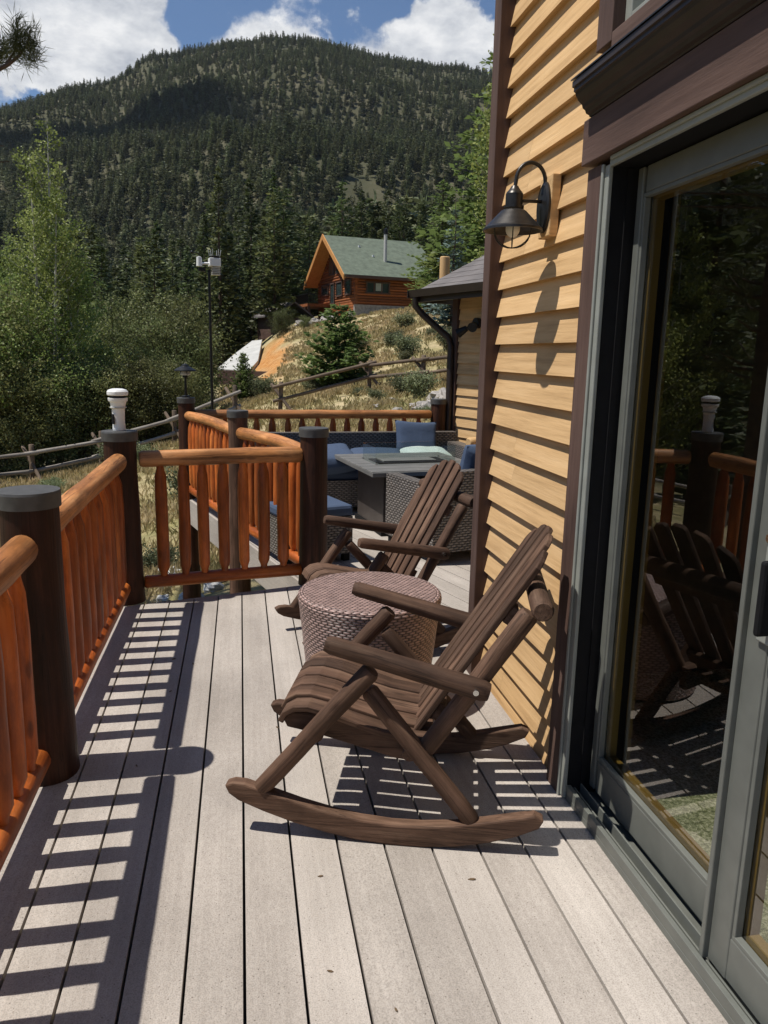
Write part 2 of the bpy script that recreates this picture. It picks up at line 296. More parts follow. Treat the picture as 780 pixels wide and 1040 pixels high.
# ------------------------------------------------------------------ mesh builder
class MB:
    def __init__(s): s.v = []; s.f = []; s.g = []; s.r = []; s.sm = []; s.mi = []
    def _add(s, vs, fs, gs, rn, smooth, mi=0):
        o = len(s.v); s.v += [tuple(v) for v in vs]; s.g += [tuple(g) for g in gs]; s.r += [rn] * len(vs)
        for f in fs: s.f.append(tuple(i + o for i in f)); s.sm.append(smooth); s.mi.append(mi)
    def box(s, c, size, rz=0, rot=None, mi=0, rn=None, taper=1, woven=False):
        c = Vector(c); hx, hy, hz = [d / 2 for d in size]
        m = rot if rot is not None else Matrix.Rotation(rz, 3, 'Z')
        rn = rnd.random() if rn is None else rn
        off = Vector((rnd.uniform(0, 20), rnd.uniform(0, 20), rnd.uniform(0, 20)))
        ax = max(range(3), key=lambda i: size[i])
        P = []
        for x in (-1, 1):
            for y in (-1, 1):
                for z in (-1, 1):
                    t = taper if z > 0 else 1
                    P.append(Vector((x * hx * t, y * hy * t, z * hz)))
        F = [(0, 1, 3, 2), (4, 6, 7, 5), (0, 4, 5, 1), (2, 3, 7, 6), (0, 2, 6, 4), (1, 5, 7, 3)]
        if woven:
            for f in F:
                vs = [P[i] for i in f]
                n = (vs[1] - vs[0]).cross(vs[2] - vs[0]); k = max(range(3), key=lambda i: abs(n[i]))
                gs = [((p.y, p.z, 0) if k == 0 else (p.x, p.z, 0) if k == 1 else (p.x, p.y, 0)) for p in vs]
                s._add([c + m @ p for p in vs], [(0, 1, 2, 3)], gs, rn, False, mi)
            return
        gs = []
        for p in P:
            g = [p.x, p.y, p.z]; g[ax], g[2] = g[2], g[ax]; gs.append(Vector(g) + off)
        s._add([c + m @ p for p in P], F, gs, rn, False, mi)
    def prism(s, poly, z0, z1, rn=None, axis='Z', mi=0, gax=0):
        """poly in plane, extruded. axis Z: (x,y); axis X: poly=(y,z) extruded x; axis Y: poly=(x,z) extruded y"""
        n = len(poly); rn = rnd.random() if rn is None else rn
        off = Vector((rnd.uniform(0, 20), rnd.uniform(0, 20), rnd.uniform(0, 20)))
        def P(a, b, t): return (a, b, t) if axis == 'Z' else ((t, a, b) if axis == 'X' else (a, t, b))
        vs = [P(a, b, z0) for a, b in poly] + [P(a, b, z1) for a, b in poly]
        fs = [tuple(range(n))[::-1], tuple(range(n, 2 * n))] + [(i, (i + 1) % n, n + (i + 1) % n, n + i) for i in range(n)]
        gs = []
        for p in vs:
            g = list(p); g[gax], g[2] = g[2], g[gax]; gs.append(Vector(g) + off)
        s._add(vs, fs, gs, rn, False, mi)
    def tube(s, pts, rad, seg=12, caps=True, rn=None, bump=0, smooth=True, mi=0, flat=1.0, up=None):
        pts = [Vector(p) for p in pts]; n = len(pts)
        if not hasattr(rad, '__len__'): rad = [rad] * n
        rn = rnd.random() if rn is None else rn
        off = Vector((rnd.uniform(0, 20), rnd.uniform(0, 20), rnd.uniform(0, 20)))
        t0 = (pts[1] - pts[0]).normalized()
        u = Vector(up) if up else (Vector((0, 0, 1)) if abs(t0.z) < .9 else Vector((1, 0, 0)))
        rings = []; gl = 0; gs = []
        for i, p in enumerate(pts):
            t = (pts[min(i + 1, n - 1)] - pts[max(i - 1, 0)]).normalized()
            a = (u - t * u.dot(t)).normalized(); b = t.cross(a); u = a
            if i: gl += (p - pts[i - 1]).length
            ring = []
            for k in range(seg):
                th = 2 * PI * k / seg; r = rad[i]
                if bump: r *= 1 + bump * noise.noise(Vector((math.cos(th) * 1.3, math.sin(th) * 1.3, gl * 5)) + off)
                q = a * math.cos(th) * r + b * math.sin(th) * r * flat
                ring.append(p + q); gs.append(Vector((math.cos(th) * r, math.sin(th) * r, gl)) + off)
            rings.append(ring)
        vs = [q for r_ in rings for q in r_]
        fs = []
        for i in range(n - 1):
            for k in range(seg):
                k2 = (k + 1) % seg
                fs.append((i * seg + k, i * seg + k2, (i + 1) * seg + k2, (i + 1) * seg + k))
        s._add(vs, fs, gs, rn, smooth, mi)
        if caps:
            s._add(rings[0], [tuple(range(seg))[::-1]], gs[:seg], rn * .9, False, mi)
            s._add(rings[-1], [tuple(range(seg))], gs[-seg:], rn * .9, False, mi)
    def log(s, a, b, r, r2=None, n=9, bump=.10, bow=0, seg=14, rn=None, ends=.012, up=None, flat=1.0):
        """a turned or peeled log with slightly rounded ends"""
        a, b = Vector(a), Vector(b); r2 = r if r2 is None else r2; L = (b - a).length; d = (b - a) / L
        ts = [0, ends / L] + [i / n for i in range(1, n)] + [1 - ends / L, 1]
        pts, rad = [], []
        o = rnd.uniform(0, 50)
        for i, t in enumerate(ts):
            p = a + d * (t * L)
            w = bow * math.sin(PI * t)
            p = p + Vector((0, 0, w)) + Vector((noise.noise(Vector((o, t * 2, 0))), noise.noise(Vector((o, t * 2, 9))), 0)) * (r * .12) * math.sin(PI * t)
            rr = r + (r2 - r) * t
            if i in (0, len(ts) - 1): rr *= .80
            pts.append(p); rad.append(rr)
        s.tube(pts, rad, seg, True, rn, bump, flat=flat, up=up)
    def lathe(s, prof, c=(0, 0, 0), seg=32, rn=.5, smooth=True, mi=0, close=True, woven=False):
        c = Vector(c); gl = 0
        for i in range(len(prof) - 1):
            (r0, z0), (r1, z1) = prof[i], prof[i + 1]
            d = math.hypot(r1 - r0, z1 - z0)
            vs, gs, fs = [], [], []
            for k in range(seg + 1):
                th = 2 * PI * k / seg; cc, ss = math.cos(th), math.sin(th)
                vs += [c + Vector((r0 * cc, r0 * ss, z0)), c + Vector((r1 * cc, r1 * ss, z1))]
                if woven:
                    rr = max(r0, r1); gs += [(th * rr, gl, 0), (th * rr, gl + d, 0)]
                else: gs += [(r0 * cc, r0 * ss, z0), (r1 * cc, r1 * ss, z1)]
            for k in range(seg): fs.append((2 * k, 2 * k + 2, 2 * k + 3, 2 * k + 1) if True else None)
            gl += d
            s._add(vs, fs, gs, rn, smooth, mi)
    def disc(s, c, r, seg=32, rn=.5, woven=False, up=True, mi=0):
        c = Vector(c); vs = [c + Vector((r * math.cos(2 * PI * k / seg), r * math.sin(2 * PI * k / seg), 0)) for k in range(seg)]
        s._add(vs, [tuple(range(seg)) if up else tuple(range(seg))[::-1]], [(v.x, v.y, 0) for v in vs], rn, False, mi)
    def sphere(s, c, r, scale=(1, 1, 1), seg=16, rings=10, rn=.5, lump=0, mi=0):
        vs, fs = [], []; o = rnd.uniform(0, 50)
        for i in range(rings + 1):
            ph = PI * i / rings
            for k in range(seg):
                th = 2 * PI * k / seg
                d = Vector((math.sin(ph) * math.cos(th), math.sin(ph) * math.sin(th), math.cos(ph)))
                rr = r * (1 + lump * noise.noise(d * 1.6 + Vector((o, 0, 0))) + lump * .4 * noise.noise(d * 4 + Vector((o, 5, 0))))
                vs.append(Vector(c) + Vector((d.x * scale[0], d.y * scale[1], d.z * scale[2])) * rr)
        for i in range(rings):
            for k in range(seg):
                k2 = (k + 1) % seg; fs.append((i * seg + k, (i + 1) * seg + k, (i + 1) * seg + k2, i * seg + k2))
        s._add(vs, fs, [tuple(v) for v in vs], rn, lump < .3, mi)
    def cushion(s, c, size, rot=None, seg=20, rn=.5, p=3.2, puff=.5):
        """soft pillow: square outline, puffed towards the middle"""
        m = rot if rot is not None else Matrix.Identity(3); c = Vector(c); hx, hy, hz = [d / 2 for d in size]
        vs, fs = [], []
        o = rnd.uniform(0, 30)
        for sgn in (1, -1):
            base = len(vs)
            for i in range(seg + 1):
                for j in range(seg + 1):
                    u, w = 2 * i / seg - 1, 2 * j / seg - 1
                    e = max(0, 1 - abs(u) ** p) ** .5 * max(0, 1 - abs(w) ** p) ** .5
                    pin = 1 - .07 * (1 - u * u) * abs(w) ** 3; pin2 = 1 - .07 * (1 - w * w) * abs(u) ** 3
                    z = sgn * hz * (e ** puff) * (1 + .07 * noise.noise(Vector((u * 2 + o, w * 2, sgn))))
                    vs.append(c + m @ Vector((u * hx * pin2, w * hy * pin, z)))
            for i in range(seg):
                for j in range(seg):
                    a = base + i * (seg + 1) + j
                    f = (a, a + seg + 1, a + seg + 2, a + 1)
                    fs.append(f if sgn > 0 else f[::-1])
        s._add(vs, fs, [tuple(v) for v in vs], rn, True)
    def build(s, name, mats, parent=None, bevel=0, loc=None):
        me = bpy.data.meshes.new(name); me.from_pydata(s.v, [], s.f); me.update()
        me.polygons.foreach_set('use_smooth', s.sm)
        if not isinstance(mats, (list, tuple)): mats = [mats]
        for m in mats: me.materials.append(m)
        if len(mats) > 1: me.polygons.foreach_set('material_index', s.mi)
        a = me.attributes.new('gc', 'FLOAT_VECTOR', 'POINT'); a.data.foreach_set('vector', np.array([tuple(g) for g in s.g], 'f').ravel())
        a = me.attributes.new('rn', 'FLOAT', 'POINT'); a.data.foreach_set('value', np.array(s.r, 'f'))
        o = bpy.data.objects.new(name, me); COL.objects.link(o)
        if parent: o.parent = parent
        if loc: o.location = loc
        if bevel:
            b = o.modifiers.new('b', 'BEVEL'); b.width = bevel; b.segments = 2; b.limit_method = 'ANGLE'; b.angle_limit = R(40)
        return o

def thing(name, label, cat, loc=(0, 0, 0), rz=0, group=None):
    o = bpy.data.objects.new(name, None); COL.objects.link(o); o.location = loc; o.rotation_euler = (0, 0, rz)
    o.empty_display_size = .1; o['label'] = label; o['category'] = cat
    if group: o['group'] = group
    return o
def tag(o, label, cat, group=None, kind=None):
    o['label'] = label; o['category'] = cat
    if group: o['group'] = group
    if kind: o['kind'] = kind
    return o
def struct(o, kind='structure'): o['kind'] = kind; return o
def copy_tree(o, loc=None, rz=None, scale=None, label=None):
    r = o.copy(); COL.objects.link(r)
    for ch in o.children:
        c = ch.copy(); COL.objects.link(c); c.parent = r
        for g in ch.children:
            d = g.copy(); COL.objects.link(d); d.parent = c
    if loc is not None: r.location = loc
    if rz is not None: r.rotation_euler = (0, 0, rz)
    if scale is not None: r.scale = scale if hasattr(scale, '__len__') else (scale,) * 3
    if label: r['label'] = label
    return r

# ------------------------------------------------------------------ camera, light, sky
XA = np.array([0.98345063, -0.01632181, 0.18043961]); YA = np.array([-0.18000756, -0.20096734, 0.96291713]); ZA = np.array([0.02054592, -0.97946196, -0.20057951])
RC = np.array([XA, YA, ZA])           # world = RC @ (right, down, forward)
cam = bpy.data.cameras.new('camera'); co = bpy.data.objects.new('camera', cam); COL.objects.link(co); C.camera = co
right = RC @ [1, 0, 0]; up = RC @ [0, -1, 0]; back = RC @ [0, 0, -1]
H = 1.517
co.matrix_world = Matrix(((right[0], up[0], back[0], 0), (right[1], up[1], back[1], 0), (right[2], up[2], back[2], H), (0, 0, 0, 1)))
cam.sensor_fit = 'VERTICAL'; cam.sensor_height = 36; cam.lens = 36 * 781 / 1040; cam.clip_start = .05; cam.clip_end = 8000
def direction(u, v):
    d = RC @ np.array([u - 390., v - 520., 781.]); return d / np.linalg.norm(d)

EL = 64.8
sun = bpy.data.lights.new('sun', 'SUN'); sun.energy = 5.0; sun.angle = R(.53); sun.color = (1, .955, .88)
so = bpy.data.objects.new('sun', sun); COL.objects.link(so); so.rotation_euler = (0, -R(90 - EL), R(.8)); so.location = (-20, 0, 40)

w = bpy.data.worlds.new('World'); C.world = w; w.use_nodes = True; nt = w.node_tree; nt.nodes.clear(); L = nt.links.new
wo = N(nt, 'ShaderNodeOutputWorld'); bg = N(nt, 'ShaderNodeBackground'); L(bg.outputs[0], wo.inputs[0])
sky = N(nt, 'ShaderNodeTexSky'); sky.sky_type = 'NISHITA'; sky.sun_disc = False; sky.sun_elevation = R(EL); sky.sun_rotation = R(270)
sky.altitude = 2400; sky.air_density = 1.0; sky.dust_density = .3; sky.ozone_density = 2.0
bg.inputs['Strength'].default_value = .05
tc = N(nt, 'ShaderNodeTexCoord')
vec = tc.outputs['Generated']
n1 = N(nt, 'ShaderNodeTexNoise', i_Scale=5.5, i_Detail=12.0, i_Roughness=.56); L(mapping(nt, vec, (1, 1, 2.0)), n1.inputs['Vector'])
n2 = N(nt, 'ShaderNodeTexNoise', i_Scale=16.0, i_Detail=8.0, i_Roughness=.6); L(mapping(nt, vec, (1, 1, 2.0)), n2.inputs['Vector'])
nd = N(nt, 'ShaderNodeTexNoise', i_Scale=9.0, i_Detail=8.0, i_Roughness=.6); L(vec, nd.inputs['Vector'])
nv = N(nt, 'ShaderNodeVectorMath', operation='SUBTRACT'); nv.inputs[1].default_value = (.5, .5, .5); L(nd.outputs['Color'], nv.inputs[0])
ns = N(nt, 'ShaderNodeVectorMath', operation='SCALE'); ns.inputs['Scale'].default_value = .16; L(nv.outputs[0], ns.inputs[0])
na = N(nt, 'ShaderNodeVectorMath', operation='ADD'); L(vec, na.inputs[0]); L(ns.outputs[0], na.inputs[1])
acc = None
for (u, v, rad, wt) in [(50, 45, .16, .66), (120, 45, .10, .45), (0, 60, .12, .45), (20, 10, .12, .4), (140, 8, .05, .3), (290, 40, .09, .55), (240, 40, .08, .5), (335, 50, .07, .45), (400, 55, .07, .42), (445, 42, .08, .52), (480, 60, .08, .5), (450, 10, .04, .2), (500, 40, .05, .25),
                        (185, 20, .05, -.25), (370, 5, .07, -.30), (40, 104, .05, -.6), (10, 108, .06, -.5), (210, -5, .06, -.1), (400, 10, .05, -.2)]:
    d = direction(u, v)
    vd = N(nt, 'ShaderNodeVectorMath', operation='DISTANCE'); vd.inputs[1].default_value = tuple(d); L(na.outputs[0], vd.inputs[0])
    mr = N(nt, 'ShaderNodeMapRange', interpolation_type='SMOOTHSTEP'); mr.inputs['From Min'].default_value = 0; mr.inputs['From Max'].default_value = rad
    mr.inputs['To Min'].default_value = wt; mr.inputs['To Max'].default_value = 0; L(vd.outputs['Value'], mr.inputs[0])
    if acc is None: acc = mr.outputs[0]
    else:
        ad = N(nt, 'ShaderNodeMath', operation='ADD'); L(acc, ad.inputs[0]); L(mr.outputs[0], ad.inputs[1]); acc = ad.outputs[0]
s = N(nt, 'ShaderNodeMath', operation='MULTIPLY_ADD'); s.inputs[1].default_value = 1.5; L(n1.outputs['Fac'], s.inputs[0]); L(acc, s.inputs[2])
cm = N(nt, 'ShaderNodeMapRange', interpolation_type='SMOOTHSTEP'); cm.inputs['From Min'].default_value = .93; cm.inputs['From Max'].default_value = 1.22; L(s.outputs[0], cm.inputs[0])
cc = ramp(nt, [(.33, (8.5, 9.0, 10.)), (.5, (13.2, 13.5, 14)), (.64, (17, 17, 17))]); L(n2.outputs['Fac'], cc.inputs[0])
hs = N(nt, 'ShaderNodeHueSaturation'); hs.inputs['Saturation'].default_value = 1.15; hs.inputs['Value'].default_value = 1.9; L(sky.outputs[0], hs.inputs['Color'])
mx = N(nt, 'ShaderNodeMix', data_type='RGBA'); L(cm.outputs[0], mx.inputs['Factor']); L(hs.outputs[0], mx.inputs['A']); L(cc.outputs[0], mx.inputs['B'])
L(mx.outputs['Result'], bg.inputs['Color'])
C.view_settings.view_transform = 'Standard'; C.view_settings.look = 'None'; C.view_settings.exposure = .15; C.view_settings.gamma = 1

# ------------------------------------------------------------------ terrain
AZ = [-180, -60, -30, -16, -9, -5, 0, 4, 7.5, 11, 14, 20, 40, 180]
RR = [0, 6, 9, 15, 25, 35, 45, 55, 70, 110, 200, 320, 470, 800, 1300, 1700, 2600]
ridge = [.12, .15, .22, .247, .285, .325, .353, .355, .351, .345, .335, .32, .2, .12]
Z = [[-1.6, -1.8, -2.0, -2.4, -3.0, -3.5, -4, -4.5, -5, -5, 2],
     [-1.6, -1.8, -2.1, -2.6, -3.4, -4.2, -5, -5.5, -6, -5, 2],
     [-1.5, -1.7, -2.0, -2.5, -3.2, -4.2, -5, -5.5, -6, -4, 4],
     [-1.4, -1.5, -1.6, -2.0, -2.45, -3.6, -4.6, -5.2, -5.4, -3, 6],
     [-1.3, -1.4, -1.45, -1.7, -2.0, -3.0, -3.8, -4.2, -4.2, -1, 8],
     [-1.2, -1.3, -1.35, -1.45, -1.55, -2.2, -2.6, -2.8, -2.6, 1, 10],
     [-1.1, -1.2, -1.2, -1.0, -.65, -.55, -.2, .6, 1.4, 4, 12],
     [-1.0, -1.1, -1.1, -.8, -.40, .35, 1.7, 3.2, 4.4, 6, 14],
     [-1.0, -1.0, -1.0, -.6, -.08, .65, 2.15, 3.85, 4.8, 8, 16],
     [-1.0, -1.0, -.9, -.4, .25, 1.4, 3.3, 4.4, 5.4, 9, 18],
     [-1.0, -1.0, -.8, -.2, .6, 2.1, 3.9, 4.9, 6.0, 10, 20],
     [-1.0, -1.0, -.8, 0, 1.2, 3.0, 4.6, 5.8, 7, 11, 22],
     [-1.0, -1.0, -.8, 0, 1.2, 3.0, 4.6, 5.8, 7, 11, 22],
     [-1.0, -1.2, -1.4, -1.6, -2, -2, -2, -2, -2, 0, 5]]
for i, row in enumerate(Z):
    t = ridge[i]
    row += [.36 * t * 320 * .62, .50 * t * 470, .80 * t * 800, t * 1300 - 8, t * 1700 * .72, t * 1700 * .3]
Z = np.array(Z, float); AZ = np.array(AZ, float); RR = np.array(RR, float)
def fbm(x, y, sc, oct=4, seed=0.):
    t = 0; a = 1
    for k in range(oct):
        t += a * noise.noise(Vector((x / sc + seed, y / sc, k * 3.1 + seed))); sc /= 2.1; a *= .5
    return t
def smooth(t): return t * t * (3 - 2 * t)
def hz(x, y, detail=True):
    r = math.hypot(x, y); a = math.degrees(math.atan2(x, y))
    i = min(max(int(np.searchsorted(AZ, a)) - 1, 0), len(AZ) - 2); j = min(max(int(np.searchsorted(RR, r)) - 1, 0), len(RR) - 2)
    ta = min(max((a - AZ[i]) / (AZ[i + 1] - AZ[i]), 0), 1); tr = min(max((r - RR[j]) / (RR[j + 1] - RR[j]), 0), 1)
    ta = smooth(ta) * .5 + ta * .5
    # Catmull-Rom along the radius
    def row(ii):
        z = Z[ii]; p0 = z[max(j - 1, 0)]; p1 = z[j]; p2 = z[j + 1]; p3 = z[min(j + 2, len(RR) - 1)]
        m1 = (p2 - p0) / (RR[j + 1] - RR[max(j - 1, 0)]) * (RR[j + 1] - RR[j]) if j > 0 else p2 - p1
        m2 = (p3 - p1) / (RR[min(j + 2, len(RR) - 1)] - RR[j]) * (RR[j + 1] - RR[j])
        t = tr; return (2 * t**3 - 3 * t**2 + 1) * p1 + (t**3 - 2 * t**2 + t) * m1 + (-2 * t**3 + 3 * t**2) * p2 + (t**3 - t**2) * m2
    z = row(i) * (1 - ta) + row(i + 1) * ta
    if detail:
        if r > 180: z += fbm(x, y, 160, 4, 2.) * min(1, (r - 180) / 300) * 26 * (1 - .75 * min(1, max(0, (r - 1000) / 300)))
        z += fbm(x, y, 5, 3, 7.) * .16 * min(1, r / 14)
    return z
def terrain():
    azs = sorted(set([-180 + 6 * k for k in range(21)] + [-60 + 1.0 * k for k in range(30)] + [-30 + .5 * k for k in range(120)] + [30 + 3 * k for k in range(50)]))
    azs = [a for a in azs if a < 180]
    rs = [0.01]; r = 4
    while r < 2700: rs.append(r); r *= 1.045 if r < 900 else 1.03
    n = len(azs); v = []; fo = []; cu = []
    for r in rs:
        for a in azs:
            x, y = r * math.sin(R(a)), r * math.cos(R(a)); z = hz(x, y)
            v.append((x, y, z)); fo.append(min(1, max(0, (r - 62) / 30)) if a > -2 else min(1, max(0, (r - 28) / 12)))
            c = max(0, 1 - abs(a - 2.0) / 1.9) * max(0, 1 - abs(r - 48) / 12); cu.append(min(1, max(0, c * 1.9 - .15 + 1.3 * noise.noise(Vector((x / 1.6, y / 1.6, 3))) * (c > 0))))
    f = []
    for i in range(len(rs) - 1):
        for k in range(n):
            k2 = (k + 1) % n; f.append((i * n + k, i * n + k2, (i + 1) * n + k2, (i + 1) * n + k)[::-1])
    me = bpy.data.meshes.new('hillside'); me.from_pydata(v, [], f); me.update()
    me.polygons.foreach_set('use_smooth', [True] * len(f)); me.materials.append(M['ground'])
    for nm, d in (('forest', fo), ('cut', cu)):
        a = me.attributes.new(nm, 'FLOAT', 'POINT'); a.data.foreach_set('value', np.array(d, 'f'))
    o = bpy.data.objects.new('hillside', me); COL.objects.link(o); struct(o)
terrain()
def polar(az, r): return r * math.sin(R(az)), r * math.cos(R(az))

# ------------------------------------------------------------------ foliage meshes (numpy)
def quads_mesh(name, c, a, b, rn, mat, extra=None):
    """leaf quads: centre c, half axes a (length) and b (width), rhombus shaped"""
    n = len(c); v = np.empty((n, 4, 3)); v[:, 0] = c - a; v[:, 1] = c + b; v[:, 2] = c + a; v[:, 3] = c - b
    v = v.reshape(-1, 3); idx = np.arange(4 * n, dtype=np.int32)
    me = bpy.data.meshes.new(name); me.vertices.add(4 * n); me.vertices.foreach_set('co', v.astype('f').ravel())
    me.loops.add(4 * n); me.loops.foreach_set('vertex_index', idx)
    me.polygons.add(n); me.polygons.foreach_set('loop_start', np.arange(0, 4 * n, 4, dtype=np.int32)); me.polygons.foreach_set('loop_total', np.full(n, 4, np.int32))
    me.update(calc_edges=True)
    at = me.attributes.new('rn', 'FLOAT', 'POINT'); at.data.foreach_set('value', np.repeat(rn, 4).astype('f'))
    me.materials.append(mat); return me
def unit(v): return v / (np.linalg.norm(v, axis=-1, keepdims=True) + 1e-9)

def conifer_crown(seed, h=12, w=2.4, base=.12, whorls=26, nb=7, tufts=5, k=3, size=.42, droop=.25, pw=.8, irr=.3):
    g = np.random.default_rng(seed); c, a, b, rn = [], [], [], []
    for i in range(whorls):
        t = (i + g.uniform(-.3, .3)) / whorls; t = min(max(t, 0), .985); z = h * (base + (1 - base) * t)
        rad = w * (1 - t) ** pw * (1 - .35 * max(0, .12 - t) / .12) * (1 + irr * .5 * g.normal())
        n = max(3, int(nb * (1 - .5 * t)))
        for j in range(n):
            th = g.uniform(0, 2 * np.pi); rl = rad * g.uniform(1 - irr * 1.6, 1 + irr * .6)
            if g.random() < .08: continue
            out = np.array([np.cos(th), np.sin(th), 0]); side = np.array([-np.sin(th), np.cos(th), 0])
            nt_ = max(2, int(tufts * rl / w + 1.5)); tone = g.uniform(0, .5)
            for q in range(nt_):
                s_ = (q + g.uniform(.4, 1.)) / nt_
                p = out * rl * s_ + np.array([0, 0, z - droop * rl * s_ * s_ + .12 * rl * s_])
                for _ in range(k):
                    d = unit(out * g.uniform(.3, 1) + side * g.uniform(-1.0, 1.0) + np.array([0, 0, g.uniform(-.25, .35)]))
                    nn = unit(np.cross(d, unit(np.array([g.normal() * .6, g.normal() * .6, 1]))))
                    sz = size * g.uniform(.6, 1.25) * (.6 + .4 * (1 - t))
                    c.append(p + d * sz * .5 + g.normal(size=3) * size * .12); a.append(d * sz * .62); b.append(nn * sz * g.uniform(.20, .36)); rn.append(min(1, max(0, tone + .45 * g.random() + g.normal() * .08)))
    # leader
    for q in range(5):
        c.append(np.array([0, 0, h * (1 - .012 * q)])); d = unit(np.array([g.normal() * .3, g.normal() * .3, 1])); a.append(d * size * .5); b.append(unit(np.cross(d, [1, .2, 0])) * size * .1); rn.append(.6)
    return np.array(c), np.array(a), np.array(b), np.array(rn)

def trunk_mesh(name, h, r, mat, seed=0, lean=.01, top=.92, limbs=0, w=2):
    mb = MB(); g = random.Random(seed)
    pts = [(g.uniform(-1, 1) * lean * h * t, g.uniform(-1, 1) * lean * h * t, h * top * t - .35 * (t == 0)) for t in (0, .08, .25, .5, .75, 1)]
    mb.tube(pts, [r * 1.5, r, r * .85, r * .6, r * .33, r * .06], 8, bump=.15)
    for i in range(limbs):
        t = .12 + .7 * i / limbs; th = g.uniform(0, 2 * PI); l = w * (1 - t) * g.uniform(.5, .9); z = h * t
        mb.tube([(0, 0, z), (math.cos(th) * l * .5, math.sin(th) * l * .5, z + .02 * l), (math.cos(th) * l, math.sin(th) * l, z - .08 * l)], [r * .22, r * .14, r * .04], 5)
    me = mb.build(name, mat); d = me.data; bpy.data.objects.remove(me); return d
def obj(name, me, parent=None, loc=(0, 0, 0)):
    o = bpy.data.objects.new(name, me); COL.objects.link(o); o.parent = parent; o.location = loc; return o

# --- far forest as one stuff object: points on the mountain carrying instanced conifers
templ = []
for k in range(5):
    P = conifer_crown(100 + k, h=[12, 13, 11, 10, 12][k], w=[2.3, 1.9, 2.7, 2.9, 2.1][k], base=.06, whorls=15, nb=8, tufts=2, k=3, size=1.25, droop=.22, irr=.28, pw=[.85, .9, .8, .65, .8][k])
    me = quads_mesh('far_crown', *P, M['farconifer'])
    templ.append(bpy.data.objects.new('far_conifer_source', me))
def far_forest():
    g = np.random.default_rng(5); pts, sc, ids, rot = [], [], [], []
    az0, az1 = -46, 36
    r = 92.
    while r < 1345:
        step = 4.1 + .0022 * r
        da = math.degrees(step / r); a = az0
        while a < az1:
            aa = a + g.uniform(-.6, .6) * da; rr_ = r + g.uniform(-.6, .6) * step
            a += da
            x, y = polar(aa, rr_)
            if rr_ < 165 and not (-46 < aa < 27): continue
            # clearings and rocky gaps, most on the right lower slope and near the summit
            f = .6 * noise.noise(Vector((x / 70, y / 70, 1.3))) + .7 * noise.noise(Vector((x / 19, y / 19, 4.)))
            thr = .62
            if 6.5 < aa < 20 and 180 < rr_ < 600: thr = -.25
            if 0 < aa < 16 and 900 < rr_ < 1290: thr = .24
            if f > thr and g.random() < (.93 if thr > .5 else .58): continue
            if g.random() < .05: continue
            pts.append((x, y, hz(x, y) - .3)); s_ = (g.uniform(.55, 1.15) if g.random() < .8 else g.uniform(1., 1.45)) * (.78 if rr_ > 850 else .92); sc.append((s_ * g.uniform(.85, 1.2), s_ * g.uniform(.85, 1.2), s_)); ids.append(int(g.integers(0, 5))); rot.append(g.uniform(0, 6.28))
        r += step * .93
    print('far trees', len(pts))
    me = bpy.data.meshes.new('mountain_forest'); me.from_pydata(pts, [], []); me.update()
    at = me.attributes.new('scl', 'FLOAT_VECTOR', 'POINT'); at.data.foreach_set('vector', np.array(sc, 'f').ravel())
    at = me.attributes.new('rotz', 'FLOAT', 'POINT'); at.data.foreach_set('value', np.array(rot, 'f'))
    at = me.attributes.new('pick', 'INT', 'POINT'); at.data.foreach_set('value', np.array(ids, np.int32))
    o = bpy.data.objects.new('mountain_forest', me); COL.objects.link(o)
    tag(o, 'dense dark conifer forest covering the mountainside', 'forest', kind='stuff')
    ng = bpy.data.node_groups.new('scatter', 'GeometryNodeTree'); ng.interface.new_socket('Geometry', in_out='INPUT', socket_type='NodeSocketGeometry'); ng.interface.new_socket('Geometry', in_out='OUTPUT', socket_type='NodeSocketGeometry')
    gi = ng.nodes.new('NodeGroupInput'); go = ng.nodes.new('NodeGroupOutput'); J = ng.nodes.new('GeometryNodeJoinGeometry'); LL = ng.links.new
    def attr(nm, ty):
        n = ng.nodes.new('GeometryNodeInputNamedAttribute'); n.data_type = ty; n.inputs[0].default_value = nm; return n.outputs[0]
    cx = ng.nodes.new('ShaderNodeCombineXYZ'); LL(attr('rotz', 'FLOAT'), cx.inputs[2])
    for k, t in enumerate(templ):
        oi = ng.nodes.new('GeometryNodeObjectInfo'); oi.inputs['Object'].default_value = t; oi.inputs['As Instance'].default_value = True
        cmp_ = ng.nodes.new('FunctionNodeCompare'); cmp_.data_type = 'INT'; cmp_.operation = 'EQUAL'; LL(attr('pick', 'INT'), cmp_.inputs[2]); cmp_.inputs[3].default_value = k
        ip = ng.nodes.new('GeometryNodeInstanceOnPoints'); LL(gi.outputs[0], ip.inputs['Points']); LL(cmp_.outputs[0], ip.inputs['Selection']); LL(oi.outputs['Geometry'], ip.inputs['Instance'])
        LL(cx.outputs[0], ip.inputs['Rotation']); LL(attr('scl', 'FLOAT_VECTOR'), ip.inputs['Scale']); LL(ip.outputs[0], J.inputs[0])
    LL(J.outputs[0], go.inputs[0])
    md = o.modifiers.new('scatter', 'NODES'); md.node_group = ng
far_forest()
